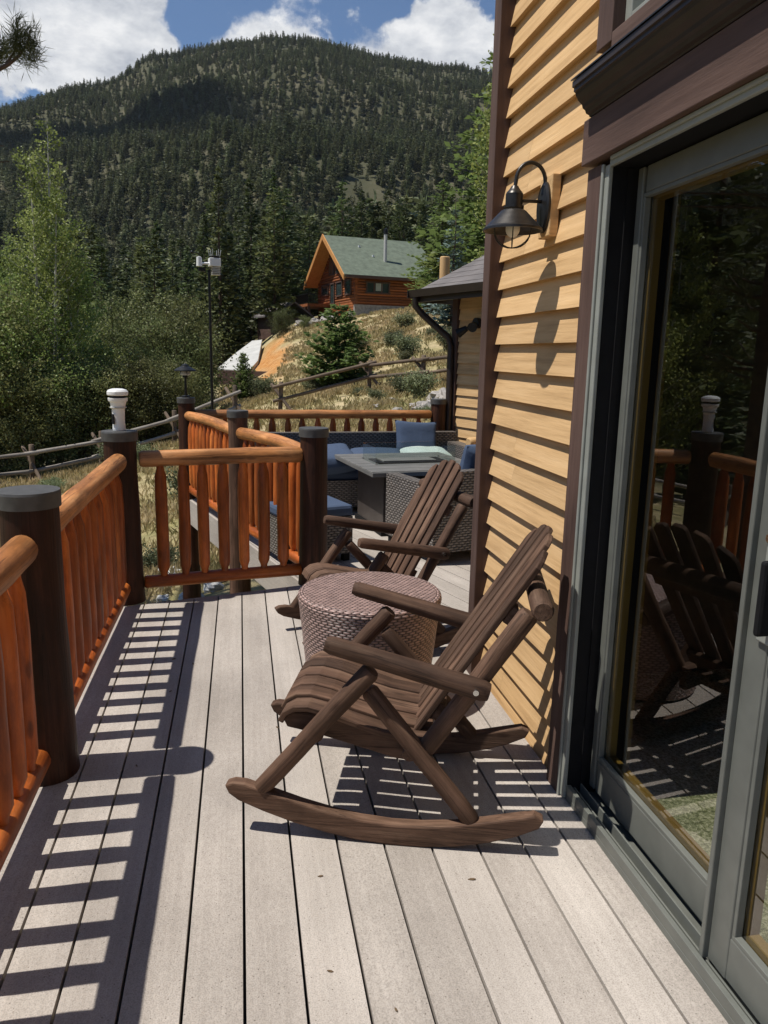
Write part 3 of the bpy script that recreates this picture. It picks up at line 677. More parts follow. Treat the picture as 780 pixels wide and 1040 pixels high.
#PART2
# ------------------------------------------------------------------ deck
def clip(poly, n, d):
    """keep the side where n.p <= d"""
    out = []
    for i in range(len(poly)):
        a, b = poly[i], poly[(i + 1) % len(poly)]
        fa, fb = n[0] * a[0] + n[1] * a[1] - d, n[0] * b[0] + n[1] * b[1] - d
        if fa <= 0: out.append(a)
        if (fa < 0 < fb) or (fb < 0 < fa):
            t = fa / (fa - fb); out.append((a[0] + (b[0] - a[0]) * t, a[1] + (b[1] - a[1]) * t))
    return out
M0 = (.42, 4.95); CR = (1.115, 3.43)
P1 = (-.715, 2.74); P2 = (-.71, 4.75); P3 = (.46, 4.98); P4 = (-.03, 6.45); P5 = (-.555, 8.2); P6 = (2.17, 8.42); P0 = (-.715, .74)
near_poly = [(-.735, -1.6), (1.30, -1.6), (1.30, 2.3), (1.112, 2.3), CR, M0, (-.735, 4.607)]
far_poly = [M0, CR, (4.1, 3.45), (2.44, 8.5), (-.57, 8.27)]
def deck():
    mb = MB(); P = .1455; wd = .1378
    def board(poly, org, ang, lo, hi, flip):
        dx, dy = math.sin(ang), math.cos(ang)       # board direction
        nx, ny = math.cos(ang), -math.sin(ang)
        k = lo
        while k < hi:
            e0 = k * P; e1 = e0 + wd; o = nx * org[0] + ny * org[1]
            q = clip(clip(poly, (nx, ny), o + e1), (-nx, -ny), -(o + e0)); k += 1
            if len(q) < 3: continue
            ar = sum(q[i][0] * q[(i + 1) % len(q)][1] - q[(i + 1) % len(q)][0] * q[i][1] for i in range(len(q)))
            if abs(ar) < .002: continue
            if ar < 0: q = q[::-1]
            # rotate grain coordinates so z runs along the board
            s0 = len(mb.g); rn_ = rnd.random(); mb.prism(q, -.032, 0, rn=rn_)
            off = (rnd.uniform(0, 30), rnd.uniform(0, 30), rnd.uniform(0, 30))
            for i in range(s0, len(mb.g)):
                x, y, z = mb.v[i]; mb.g[i] = (nx * x + ny * y + off[0], z + off[1], dx * x + dy * y + off[2])
    board(near_poly, (-.7255 - .1455 * .5 + .06, 0), 0, -1, 16, 1)
    n0 = len(mb.f)
    board(far_poly, CR, -math.atan2(.326, .945), -30, 30, 1)
    o = mb.build('deck', M['deck'], bevel=.0025); struct(o)
    mb = MB()
    for poly in ([(-.70, -1.6), (1.3, -1.6), (1.112, 2.3), (1.10, 3.43), (.40, 4.93), (-.70, 4.59)], [(.43, 4.93), (1.14, 3.45), (4.0, 3.46), (2.40, 8.46), (-.52, 8.24)]):
        mb.prism(poly, -.25, -.048)
    struct(mb.build('deck_gap_shade', M['under']))  # solid slab in place of joists, dark to put shade in the board gaps
    mb = MB()                                         # fascia boards along the open edges
    def fascia(a, b, zt=-.008, h=.26, off=.012, th=.022):
        a, b = Vector((*a, 0)), Vector((*b, 0)); d = (b - a).normalized(); n = Vector((-d.y, d.x, 0)); L_ = (b - a).length
        mb.box((a + b) / 2 + n * off + Vector((0, 0, zt - h / 2)), (L_, th, h), rz=math.atan2(d.y, d.x))
    fascia((-.735, -1.6), (-.735, 4.607), zt=-.004)
    fascia((-.735, 4.62), M0); fascia(M0, (-.57, 8.27)); fascia((-.57, 8.27), (2.44, 8.5))
    struct(mb.build('deck_fascia', M['deck'], bevel=.002))
deck()
g_l = random.Random(21)
for k in range(14):
    x = g_l.uniform(-.6, 1.0); y = g_l.uniform(1.3, 4.3); q = g_l.uniform(0, 6.28)
    m_ = MB(); l = g_l.uniform(.006, .013)
    m_.prism([(-l, 0), (-l * .3, l * .35), (l * .5, l * .3), (l, 0), (l * .4, -l * .34), (-l * .4, -l * .28)], .001, .003)
    o = m_.build('leaf', M['litter']); o.location = (x, y, 0); o.rotation_euler = (.1 * math.sin(k), .12 * math.cos(k), q)
    tag(o, 'tiny dry leaf fragment lying on the deck boards', 'leaf', 'leaf litter on the deck')

# ------------------------------------------------------------------ railings
def railing(name_label, a, b, n, ra=.1, rb=.1, top='railtop', zt=.872, zb=.105, r=.050, bow=0., rt_ext=0.0, dz=0, group='log railing sections round the deck'):
    a, b = Vector((*a, 0)), Vector((*b, 0)); d = (b - a).normalized(); L_ = (b - a).length
    t = thing('log_railing', name_label, 'railing', a, math.atan2(d.y, d.x), group)
    mb = MB(); mb.log((ra - rt_ext, 0, zt), (L_ - rb + rt_ext, 0, zt), r, r * 1.03, n=12, bump=.09, bow=bow, seg=20, ends=.018); mb.build('top_rail', M[top], t)
    mb = MB(); mb.log((ra, 0, zb), (L_ - rb, 0, zb), .040, n=10, bump=.08, seg=16, ends=.01); mb.build('bottom_rail', M['rail'], t)
    x0, x1 = ra + .06, L_ - rb - .06
    for i in range(n):
        x = x0 + (x1 - x0) * (i + .5) / n + rnd.uniform(-.004, .004)
        mb = MB(); z0, z1 = zb + .03, zt - .032
        rr = .037 + rnd.uniform(-.003, .003); jx = rnd.uniform(-.006, .006)
        zs = [z0, z0 + .025, z0 + .06, z0 + .2, z0 + .36, z1 - .2, z1 - .075, z1 - .03, z1]
        rs = [.021, .023, rr * .97, rr * (1 + rnd.uniform(-.06, .06)), rr, rr * (1 + rnd.uniform(-.08, .06)), rr * .93, .023, .021]
        mb.tube([(x + jx * math.sin(3 * z), 0, z) for z in zs], rs, 14, bump=.07)
        mb.build('baluster', M['rail'], t)
    return t
def post(label, p, zbot=-.002, r=.098, top=1.0, mat='post', ang=0):
    t = thing('log_post', label, 'post', (*p, 0), ang, 'log posts with round caps')
    mb = MB(); zs = [zbot] + ([0.0] if zbot < -.1 else []) + [.04, .2, .4, .6, .8, top]
    rs = [r * 1.10] + ([r * 1.08] if zbot < -.1 else []) + [r * 1.07, r * 1.02, r, r * .99, r * .97, r * .95]
    mb.tube([(noise.noise(Vector((p[0] * 9, z * 2, 0))) * .006, noise.noise(Vector((p[1] * 9, z * 2, 4))) * .006, z) for z in zs], rs, 26, bump=.035)
    mb.build('post_log', M[mat], t)
    mb = MB(); mb.lathe([(r * .9, top - .012), (r * 1.05, top - .012), (r * 1.05, top - .002), (r * 1.06, top + .036), (r * 1.035, top + .044), (0, top + .046)], seg=40)
    mb.build('post_cap', M['cap'], t, )
    return t
post('dark log post with round grey cap at the left edge of the photo', P1)
post('dark log post carrying the white weather sensor', P2)
post('dark log post between gate-side railing and rocking chairs, right end of the nearest cross railing', P3, r=.092)
post('slim weathered log post in the middle of the receding railing', P4, zbot=-1.9, r=.083, mat='postgrey')
post('farthest left log post with the black path light on top', P5, zbot=-2.2, r=.088, mat='post')
post('far right log post beside the sofa and the wing wall', P6, r=.085)
post('dark log post just behind the viewer on the left railing', P0)
railing('near orange log railing cut by the left edge of the photo', P0, P1, 11, .09, .10, zt=.862)
railing('steeply receding orange log railing left of the deck between two capped posts', P1, P2, 11, .1, .1)
railing('short cross railing facing the viewer with seven thick balusters', P2, P3, 7, .105, .085, bow=.004)
railing('orange railing with curved top log right behind the cross railing', P3, P4, 9, .085, .08, zt=.865, bow=.02, r=.047)
railing('far orange railing with curved top log running to the path light post', P4, P5, 11, .08, .085, zt=.862, bow=.02, r=.045)
railing('long back railing behind the sofa', P5, P6, 15, .085, .085, zt=.872, r=.047)

# white weather sensor on P2
t = thing('weather_sensor', 'small white hourglass weather sensor standing on a capped log post', 'weather sensor', (P2[0], P2[1], 1.047), .3)
mb = MB(); mb.lathe([(0, 0), (.036, 0), (.037, .01), (.034, .06), (.037, .125), (.046, .165), (.054, .172), (.056, .183), (.056, .190), (.03, .192), (0, .192)], seg=36); mb.build('sensor_body', M['white'], t)
mb = MB(); mb.lathe([(.046, .192), (.046, .204)], seg=36); mb.build('dark_band', M['black'], t)
mb = MB(); mb.lathe([(0, .204), (.057, .204), (.060, .210), (.060, .226), (.052, .236), (.03, .243), (0, .245)], seg=36); mb.build('domed_cap', M['white'], t)
mb = MB(); mb.box((-.0365 * math.cos(.3) , -.0365 * math.sin(.3) - .012, .068), (.006, .020, .058), rz=.35); mb.build('dark_slot', M['black'], t)
mb = MB(); mb.lathe([(.0385, .128), (.0475, .133), (.0475, .137), (.0400, .139)], seg=36); mb.build('vent_ring', M['offwhite'], t)

# path light on P5
t = thing('path_light', 'black pagoda path light on the far left capped post', 'lamp', (P5[0], P5[1], 1.047))
mb = MB(); mb.lathe([(0, 0), (.045, 0), (.045, .012), (.015, .02), (.012, .19), (.028, .20), (.028, .215), (.012, .22)], seg=20); mb.build('stem', M['blackmetal'], t)
mb = MB(); mb.lathe([(.052, .222), (.054, .235), (.045, .262)], seg=20); mb.build('lens', M['offwhite'], t)
for k in range(4):
    a = k * PI / 2 + .4; mb = MB(); mb.tube([(.05 * math.cos(a), .05 * math.sin(a), .215), (.05 * math.cos(a), .05 * math.sin(a), .275)], .004, 6); mb.build('cage_bar', M['blackmetal'], t)
mb = MB(); mb.lathe([(.0, .262), (.105, .262), (.112, .266), (.108, .276), (.07, .298), (.04, .312), (.036, .322), (.012, .335), (0, .345)], seg=28); mb.build('lamp_shade', M['blackmetal'], t)

# ------------------------------------------------------------------ house
house = thing('house', 'tan clapboard house with dark brown trim and sliding glass door', 'house', (0, 0, 0))
XW = 1.115
def lap_siding(name, y0, y1, z0, z1, parent, x=XW, pitch=.116, zoff=.063, holes=()):
    mb = MB(); k = math.floor((z0 - zoff) / pitch)
    while zoff + k * pitch < z1:
        a = max(z0, zoff + k * pitch); b = min(z1 + .0, zoff + (k + 1) * pitch + .012); k += 1
        if b - a < .02: continue
        # tapered board: bottom edge proud by 21 mm
        fr = (b - a) / (pitch + .012)
        xb = x - .0; 
        poly = [(x + .000, a), (x + .030, a + .003), (x + .034, b), (x + .027, b)] 
        # cut along y into staggered lengths
        ys = [y0]
        while ys[-1] < y1 - .9 and rnd.random() < .35: ys.append(min(y1 - .3, ys[-1] + rnd.uniform(.6, 1.2)))
        ys.append(y1)
        for i in range(len(ys) - 1):
            if ys[i + 1] - ys[i] < .05: continue
            mb.prism([(p, q) for p, q in poly], ys[i] + (.001 if i else 0), ys[i + 1], axis='Y', gax=1)
    return mb.build(name, M['siding'], parent)
lap_siding('siding', 2.425, 3.36, -.04, 5.6, house)
lap_siding('siding', -3, 2.425, 3.75, 5.6, house)
lap_siding('siding', -3, .52, -.04, 3.75, house)
# wall core (butted pieces)
mb = MB()
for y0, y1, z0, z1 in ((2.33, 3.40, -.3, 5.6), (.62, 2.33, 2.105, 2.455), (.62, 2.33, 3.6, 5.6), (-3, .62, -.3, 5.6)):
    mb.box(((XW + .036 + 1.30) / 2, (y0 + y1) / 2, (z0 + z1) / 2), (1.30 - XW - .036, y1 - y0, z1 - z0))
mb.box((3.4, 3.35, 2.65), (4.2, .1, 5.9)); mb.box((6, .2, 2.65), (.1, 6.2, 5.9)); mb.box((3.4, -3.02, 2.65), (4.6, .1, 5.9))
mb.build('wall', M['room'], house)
mb = MB(); mb.box((3.5, .2, 5.7), (5.6, 7.2, .18)); mb.build('roof', M['greyroof'], house)
# corner board
mb = MB(); mb.box((XW - .006, 3.395, 2.78), (.075, .085, 5.65)); mb.build('corner_board', M['trim'], house, bevel=.003)
# door casing
mb = MB(); mb.box((XW - .002, 2.375, 1.045), (.062, .095, 2.10)); mb.build('door_casing', M['trim'], house, bevel=.003)
mb = MB(); mb.box((1.10, 1.46, 2.171), (.080, 1.935, .132)); mb.build('door_header_board', M['trim'], house, bevel=.003)
mb = MB(); mb.box((XW - .002, .57, 1.045), (.062, .095, 2.10)); mb.build('door_casing', M['trim'], house, bevel=.003)
# crown moulding above header
prof = [(1.14, 2.238), (1.058, 2.238), (1.056, 2.243), (1.046, 2.247), (1.042, 2.256), (1.034, 2.261), (1.031, 2.270), (1.018, 2.281), (1.010, 2.294), (1.007, 2.302), (1.002, 2.304), (1.002, 2.314), (.996, 2.316), (.996, 2.332), (1.14, 2.372)]
mb = MB(); mb.prism([(x, z) for x, z in prof][::-1], .48, 2.385, axis='Y', gax=1); mb.build('crown_moulding', M['crown'], house)
mb = MB(); mb.prism([(.992, 2.334), (.992, 2.338), (1.13, 2.378), (1.13, 2.374)][::-1], .47, 2.390, axis='Y', gax=1); mb.build('drip_flashing', M['metal'], house)
# upper window
mb = MB(); mb.box((XW - .002, 2.375, 3.08), (.062, .10, 1.30)); mb.box((XW - .002, 1.42, 2.425), (.060, 1.81, .058)); mb.box((XW - .002, 1.42, 3.70), (.060, 2.0, .09)); mb.build('window_casing', M['trim'], house, bevel=.003)
wn = MB(); wn.box((XW + .03, 2.305, 3.06), (.05, .04, 1.21)); wn.box((XW + .03, 1.42, 2.475), (.05, 1.73, .040)); wn.box((XW + .03, 1.55, 3.06), (.045, .05, 1.2))
wf = wn.build('window', M['greylight'], house, bevel=.003)
mb = MB(); mb.box((XW + .055, 1.45, 3.07), (.006, 1.72, 1.2)); mb.build('pane', M['glass'], wf)
mb = MB()
for k in range(26): mb.box((XW + .14 + .012 * math.sin(k * 1.7), 2.28 - .035 * k, 3.08), (.02, .034, 1.24), rz=.5 * math.sin(k * 2.1))
mb.build('curtain', M['curtain'], wf)

# sliding door
sd = MB()     # outer frame: thin pale strip outside, reveal sides blackened to stand for their shade
sd.box((1.094, 2.305, 1.045), (.014, .042, 2.08)); sd.box((1.094, 1.46, 2.090), (.014, 1.648, .026)); sd.box((1.094, .632, 1.045), (.014, .030, 2.08)); sd.box((1.083, 2.316, 1.045), (.008, .014, 2.09)); sd.box((1.083, 1.46, 2.098), (.008, 1.618, .012))
dr = sd.build('sliding_door', M['greylight'], house, bevel=.003)
mb = MB(); mb.box((1.216, 2.304, 1.05), (.228, .040, 2.07)); mb.box((1.216, 1.46, 2.091), (.228, 1.647, .025)); mb.box((1.216, .63, 1.05), (.228, .03, 2.07))
mb.box((1.155, 2.283, 1.05), (.018, .010, 2.05)); mb.box((1.19, 2.283, 1.05), (.01, .010, 2.05))
mb.build('reveal_shade_black', M['black'], dr)
mb = MB()     # sill with running tracks
mb.box((1.215, 1.46, .008), (.235, 1.68, .024))
for x, h, w_ in ((1.106, .034, .016), (1.128, .024, .006), (1.150, .040, .006), (1.215, .044, .006), (1.232, .03, .05)): mb.box((x, 1.46, .02 + h / 2), (w_, 1.655, h))
mb.build('sill_track', M['grey'], dr, bevel=.0015)
def panel(name, x, y0, y1, sw0, sw1, parent, zb=.055, zt=2.075, railb=.115, railt=.075):
    p = MB(); th = .040
    p.box((x, y1 - sw1 / 2, (zb + zt) / 2), (th, sw1, zt - zb)); p.box((x, y0 + sw0 / 2, (zb + zt) / 2), (th, sw0, zt - zb))
    p.box((x + .001, (y0 + y1) / 2, zb + railb / 2), (th - .004, y1 - y0 - sw0 - sw1, railb)); p.box((x + .001, (y0 + y1) / 2, zt - railt / 2), (th - .004, y1 - y0 - sw0 - sw1, railt))
    fr = p.build(name, M['grey'], parent, bevel=.004)
    gy0, gy1, gz0, gz1 = y0 + sw0, y1 - sw1, zb + railb, zt - railt
    b = MB()
    for (cy, cz, sy, sz) in (((gy0 + gy1) / 2, gz0 + .006, gy1 - gy0, .012), ((gy0 + gy1) / 2, gz1 - .006, gy1 - gy0, .012), (gy0 + .006, (gz0 + gz1) / 2, .012, gz1 - gz0 - .024), (gy1 - .006, (gz0 + gz1) / 2, .012, gz1 - gz0 - .024)):
        b.box((x - .006, cy, cz), (.020, sy, sz))
    b.build('glazing_bead', M['grey'], fr, bevel=.002)
    b = MB()
    for (cy, cz, sy, sz) in (((gy0 + gy1) / 2, gz0 + .009, gy1 - gy0, .018), ((gy0 + gy1) / 2, gz1 - .009, gy1 - gy0, .018), (gy0 + .009, (gz0 + gz1) / 2, .018, gz1 - gz0 - .036), (gy1 - .009, (gz0 + gz1) / 2, .018, gz1 - gz0 - .036)):
        b.box((x + .030, cy, cz), (.030, sy, sz))
    b.build('inner_stop', M['amber'], fr)
    b = MB(); b.box((x + .008, (gy0 + gy1) / 2, (gz0 + gz1) / 2), (.006, gy1 - gy0 - .004, gz1 - gz0 - .004)); b.build('pane', M['glass'], fr)
    return fr
panel('fixed_panel', 1.198, 1.44, 2.277, .06, .034, dr)
np_ = panel('door_panel', 1.150, .66, 1.505, .06, .085, dr, zb=.048)
b = MB(); b.box((1.122, 1.497, 1.06), (.018, .016, 2.02)); b.build('stile_edge', M['grey'], dr, bevel=.003)
# handle: backplate, lock and black pull
b = MB(); b.box((1.1245, 1.425, 1.045), (.010, .044, .27)); hb = b.build('handle', M['greylight'], dr, bevel=.004)
b = MB(); b.box((1.100, 1.404, 1.02), (.036, .018, .17)); b.build('pull', M['black'], hb, bevel=.008)
b = MB(); b.tube([(1.1200, 1.436, 1.145), (1.1140, 1.436, 1.145)], .010, 16); b.build('lock', M['chrome'], hb)
# interior
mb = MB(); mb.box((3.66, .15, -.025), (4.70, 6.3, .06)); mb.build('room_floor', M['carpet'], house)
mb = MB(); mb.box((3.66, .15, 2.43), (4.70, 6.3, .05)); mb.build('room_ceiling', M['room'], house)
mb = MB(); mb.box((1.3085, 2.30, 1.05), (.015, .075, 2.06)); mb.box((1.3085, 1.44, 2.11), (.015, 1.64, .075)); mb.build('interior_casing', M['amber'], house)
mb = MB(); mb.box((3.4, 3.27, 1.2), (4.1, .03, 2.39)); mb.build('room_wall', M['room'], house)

# wing: wall receding to the far left corner, low eave with gutter, downspout and roof
WA = Vector((2.36, 8.5, 0)); wdir = Vector((.326, -.945, 0)).normalized(); win = Vector((.945, .326, 0)).normalized()
wang = math.atan2(wdir.y, wdir.x)
def wingobj(mb, name, mat, parent=house, bevel=0, ):
    o = mb.build(name, mat, parent, bevel); o.location = WA; o.rotation_euler = (0, 0, wang); return o
# local frame: x along the wall towards the viewer, y = inward (+y is left of x) -> win = +y
mb = MB(); k = 0; z = -.3
while z < 2.14:
    zt_ = min(z + .116 + .01, 2.16); mb.prism([(-.026, z), (-.004, z + .001), (0, zt_), (-.006, zt_)], .09, 5.3, axis='X', gax=0); z += .116
wingobj(mb, 'siding', M['siding'])
mb = MB(); mb.box((2.7, .07, .95), (5.4, .14, 2.5)); wingobj(mb, 'wall', M['siding'])
mb = MB(); mb.box((.04, -.010, .95), (.095, .07, 2.5)); wingobj(mb, 'corner_board', M['trim'], bevel=.003)
mb = MB(); mb.prism([(-.30, 2.14), (.1, 2.14), (.1, 2.17), (-.30, 2.17)], -.24, 5.3, axis='X'); wingobj(mb, 'soffit', M['crown'])
rp = .50
mb = MB(); mb.prism([(-.35, 2.175), (-.35, 2.205), (3.4, 2.205 + 3.75 * rp), (3.4, 2.175 + 3.75 * rp)], -.26, 5.3, axis='X', gax=0); rf = wingobj(mb, 'roof', M['greyroof'])
mb = MB()
for i in range(26):    # shingle courses
    y0 = -.37 + i * .15; z0 = 2.207 + (y0 + .35) * rp; mb.prism([(y0, z0), (y0, z0 + .012), (y0 + .16, z0 + .16 * rp + .006), (y0 + .16, z0 + .16 * rp)], -.28, 5.3, axis='X', gax=0)
o = mb.build('shingles', M['greyroof'], rf)
mb = MB(); mb.prism([(-.37, 2.17), (-.45, 2.14), (-.47, 2.215), (-.455, 2.215), (-.44, 2.155), (-.38, 2.18)], -.28, 5.3, axis='X'); mb.prism([(-.38, 2.09), (-.35, 2.09), (-.35, 2.19), (-.38, 2.19)], -.26, 5.3, axis='X'); mb.box((-.272, -.42, 2.175), (.012, .11, .08)); wingobj(mb, 'gutter', M['crown'])
mb = MB(); mb.prism([(-.35, 2.09), (.1, 2.09), (3.4, 2.09 + 3.3 * rp), (3.4, 2.17 + 3.75 * rp), (-.35, 2.17)], -.255, -.225, axis='X'); wingobj(mb, 'rake_board', M['crown'])
mb = MB(); mb.tube([(-.20, -.41, 2.14), (-.20, -.41, 2.05), (-.16, -.34, 1.96), (.0, -.10, 1.72), (.03, -.075, 1.62), (.03, -.075, -.3)], .038, 10); wingobj(mb, 'downspout', M['crown'])
cp = WA + wdir * 1.0 + win * 1.2
t_pipe = MB(); t_pipe.lathe([(.064, 0), (.064, .50), (.056, .51), (0, .51)], seg=20)
o = t_pipe.build('vent_pipe', M['siding'], house); o.location = (2.60, 10.0, 2.25)
# flood light on the wing
t = thing('flood_light', 'black twin head flood light under the wing eave', 'security light', WA + wdir * .50 - win * .03 + Vector((0, 0, 1.86)), wang)
mb = MB(); mb.box((0, -.012, 0), (.19, .022, .2)); mb.build('mounting_block', M['siding'], t, bevel=.003)
mb = MB(); mb.tube([(0, -.02, 0), (0, -.07, 0)], .055, 16); mb.build('base', M['blackmetal'], t)
for s_ in (-1, 1):
    mb = MB(); mb.tube([(0, -.06, -.01), (-.07 * s_ - .03, -.11, -.02 - .03 * (s_ > 0))], .012, 8); mb.tube([(-.07 * s_ - .03, -.10, -.02 - .03 * (s_ > 0)), (-.13 * s_ - .04, -.17, -.05 - .06 * (s_ > 0))], [.03, .052], 14); mb.build('lamp_head', M['blackmetal'], t)

# ------------------------------------------------------------------ wall lantern
t = thing('wall_lantern', 'dark bronze gooseneck barn light on the tan siding', 'wall lamp', (1.09, 2.79, 2.06))
mb = MB(); mb.prism([(-.052, -.115), (.052, -.115), (.058, .095), (-.058, .095)], .0, .034, axis='X'); mb.build('mounting_block', M['siding'], t, bevel=.004)
mb = MB()
sc_ = [(0, .0), (1, 0), (1, .006), (.82, .012), (0, .014)]
vs = []
for r_, x_ in [(1, 0), (1, -.007), (.86, -.013), (.8, -.011), (0, -.016)]: vs.append([(x_, .056 * r_ * math.cos(2 * PI * k / 28), .088 * r_ * math.sin(2 * PI * k / 28) - .012) for k in range(28)])
for i in range(4): mb._add(vs[i] + vs[i + 1], [(k, (k + 1) % 28, 28 + (k + 1) % 28, 28 + k)[::-1] for k in range(28)], vs[i] + vs[i + 1], .5, True)
mb.build('back_plate', M['metal'], t)
cx_ = -.117
mb = MB(); mb.tube([(-.01, 0, .03)] + [(cx_ / 2 + math.cos(a) * (-cx_ / 2 - .004), 0, .075 + math.sin(a) * .062) for a in [PI * k / 14 for k in range(15)]] + [(cx_, 0, .05)], .0072, 10); mb.build('gooseneck', M['metal'], t)
mb = MB(); mb.tube([(-.01, 0, .008), (cx_, 0, .006)], .006, 10); mb.build('arm', M['metal'], t)
mb = MB(); mb.lathe([(0, .056), (.012, .055), (.018, .045), (.022, .04), (.027, .035), (.031, .028), (.031, -.012), (.036, -.013), (.036, -.02), (.034, -.024), (.037, -.028)], c=(cx_, 0, 0), seg=28); mb.build('socket_cup', M['metal'], t)
mb = MB(); mb.lathe([(.034, -.024), (.045, -.030), (.060, -.045), (.098, -.084), (.106, -.090), (.107, -.098), (.103, -.098), (.095, -.086), (.056, -.047), (.03, -.032)], c=(cx_, 0, 0), seg=44); mb.build('lamp_shade', M['metal'], t)
mb = MB(); mb.sphere((cx_, 0, -.088), .026, (1, 1, 1.25), 16, 10); mb.build('bulb', M['bulb'], t)
mb = MB()
for k in range(3):
    a = k * PI / 3 + .2; mb.tube([(cx_ + .075 * math.cos(a) * math.cos(q), .075 * math.sin(a) * math.cos(q), -.094 - .062 * math.sin(q)) for q in [PI * j / 12 for j in range(13)]], .0022, 6)
mb.build('wire_cage', M['metal'], t)

# ------------------------------------------------------------------ rocking chairs
def rocking_chair(name, label, loc, th, lean=0, bz=0):
    t = thing(name, label, 'rocking chair', loc, th, 'brown log rocking chairs')
    if lean: t.rotation_euler = (0, lean, th)
    for o_ in (-.29, .29):
        mb = MB(); c = [(.0, .118), (.07, .093), (.15, .070), (.25, .048), (.35, .037), (.45, .035), (.55, .043), (.65, .060), (.75, .084), (.85, .115), (.93, .142), (.965, .154)]
        hh = [.022, .031, .035, .036, .036, .036, .036, .036, .036, .035, .031, .020]
        n = len(c); up_, lo_ = [], []
        for i, (s_, z_) in enumerate(c):
            a, b2 = c[max(0, i - 1)], c[min(n - 1, i + 1)]; d = math.hypot(b2[0] - a[0], b2[1] - a[1]); nx, nz = -(b2[1] - a[1]) / d, (b2[0] - a[0]) / d
            up_.append((s_ + nx * hh[i], z_ + nz * hh[i])); lo_.append((s_ - nx * hh[i], z_ - nz * hh[i]))
        poly = lo_ + [(.985, .163)] + up_[::-1] + [(-.022, .126)]
        mb.prism([(x, z) for x, z in poly], o_ - .022, o_ + .022, axis='Y', gax=0); mb.build('rocker', M['chair'], t, bevel=.006)
        mb = MB(); mb.log((.875, o_ * .99, .145), (.522, o_ * .97, .572), .029, .031, n=6, bump=.06); mb.build('front_leg', M['chair'], t)
        mb = MB(); mb.log((.195, o_ * .97, .085), (.535, o_ * .90, .500), .029, .028, n=6, bump=.06); mb.build('rear_leg', M['chair'], t)
        mb = MB(); mb.log((.665, o_ * 1.0, .652), (.165, o_ * 1.0, .528), .028, .034, n=8, bump=.05, ends=.02); mb.build('armrest', M['chair'], t)
        mb = MB(); mb.tube([(.205, o_ * 1.0 + math.copysign(.030, o_), .541), (.205, o_ * 1.0 + math.copysign(.042, o_), .541)], .009, 10); mb.build('bolt', M['chrome'], t)
        mb = MB(); mb.log((.375, o_ * .86, .270), (.055, o_ * .90, .775), .029, .032, n=7, bump=.06); mb.build('back_post', M['chair'], t)
        # curved side board under the seat
        mb = MB(); top_ = [(.33, .315), (.45, .328), (.58, .362), (.70, .392), (.78, .388), (.815, .365)]
        mb.prism([(x, z) for x, z in ([(x - .0, z - .075) for x, z in top_[:4]] + [(.77, .33), (.80, .335)] + top_[::-1])], o_ * .72 - .017, o_ * .72 + .017, axis='Y', gax=0); mb.build('seat_rail', M['chair'], t, bevel=.004)
    mb = MB(); mb.log((.024, -.325, .800), (.024, .325, .800), .033, n=7, bump=.06); mb.build('crossbar', M['chair'], t)
    mb = MB(); mb.log((.40, -.27, .290), (.40, .27, .290), .026, n=5, bump=.06); mb.build('stretcher', M['chair'], t)
    mb = MB(); mb.log((.70, -.27, .330), (.70, .27, .330), .024, n=5, bump=.06); mb.build('stretcher', M['chair'], t)
    # seat: six long slats, curving down at the front
    mb = MB(); cs = [(.335, .325), (.40, .330), (.50, .346), (.60, .374), (.68, .400), (.74, .412), (.785, .408), (.815, .390), (.830, .362)]
    for k in range(6):
        y0 = -.245 + k * .0825; y1 = y0 + .071; vs, gs, fs = [], [], []; off = rnd.uniform(0, 30); l = 0
        cs2 = cs if k not in (0, 5) else [(x * .985 + .003, z - .006) for x, z in cs]
        for i, (x, z) in enumerate(cs2):
            a, b2 = cs2[max(0, i - 1)], cs2[min(len(cs2) - 1, i + 1)]; d = math.hypot(b2[0] - a[0], b2[1] - a[1]); nx, nz = -(b2[1] - a[1]) / d, (b2[0] - a[0]) / d
            if i: l += math.hypot(x - cs2[i - 1][0], z - cs2[i - 1][1])
            for y in (y0, y1):
                for h in (.010, -.010): vs.append((x + nx * h, y, z + nz * h)); gs.append((y + off, h, l + off))
        for i in range(len(cs2) - 1):
            b0 = i * 4; b1 = b0 + 4; fs += [(b0, b1, b1 + 2, b0 + 2), (b0 + 1, b0 + 3, b1 + 3, b1 + 1), (b0, b0 + 1, b1 + 1, b1), (b0 + 2, b1 + 2, b1 + 3, b0 + 3)]
        fs += [(0, 2, 3, 1), (b1, b1 + 1, b1 + 3, b1 + 2)]
        mb._add(vs, fs, gs, rnd.random(), False)
    mb.build('seat', M['chair'], t, bevel=.004)
    # back: five slats with an arched top
    mb = MB(); A = Vector((.388, 0, .325)); B = Vector((-.022, 0, .985)); d = (B - A).normalized(); nrm = Vector((d.z, 0, -d.x)); L0 = (B - A).length
    for k in range(5):
        q = k - 2; wb, wt = .056, .064; yb, yt = q * .0775, q * .0860
        def top(yy): return L0 * (.992 - .115 * (abs(yy) / .205) ** 2.1)
        pts = [(yb - wb / 2, 0), (yb + wb / 2, 0)]
        for s_ in (1, .6, .2, -.2, -.6, -1): pts.append((yt + s_ * wt / 2, top(yt + s_ * wt / 2 * .98) - (.012 if abs(s_) == 1 else 0)))
        vs = [A + d * l + Vector((0, y, 0)) + nrm * h for h in (-.0095, .0095) for y, l in pts]; n = len(pts); off = rnd.uniform(0, 30)
        gs = [(y + off, h, l + off) for h in (0, .02) for y, l in pts]
        fs = [tuple(range(n))[::-1], tuple(range(n, 2 * n))] + [(i, (i + 1) % n, n + (i + 1) % n, n + i) for i in range(n)]
        mb._add(vs, fs, gs, rnd.random(), False)
    mb.build('backrest', M['chair'], t, bevel=.004)
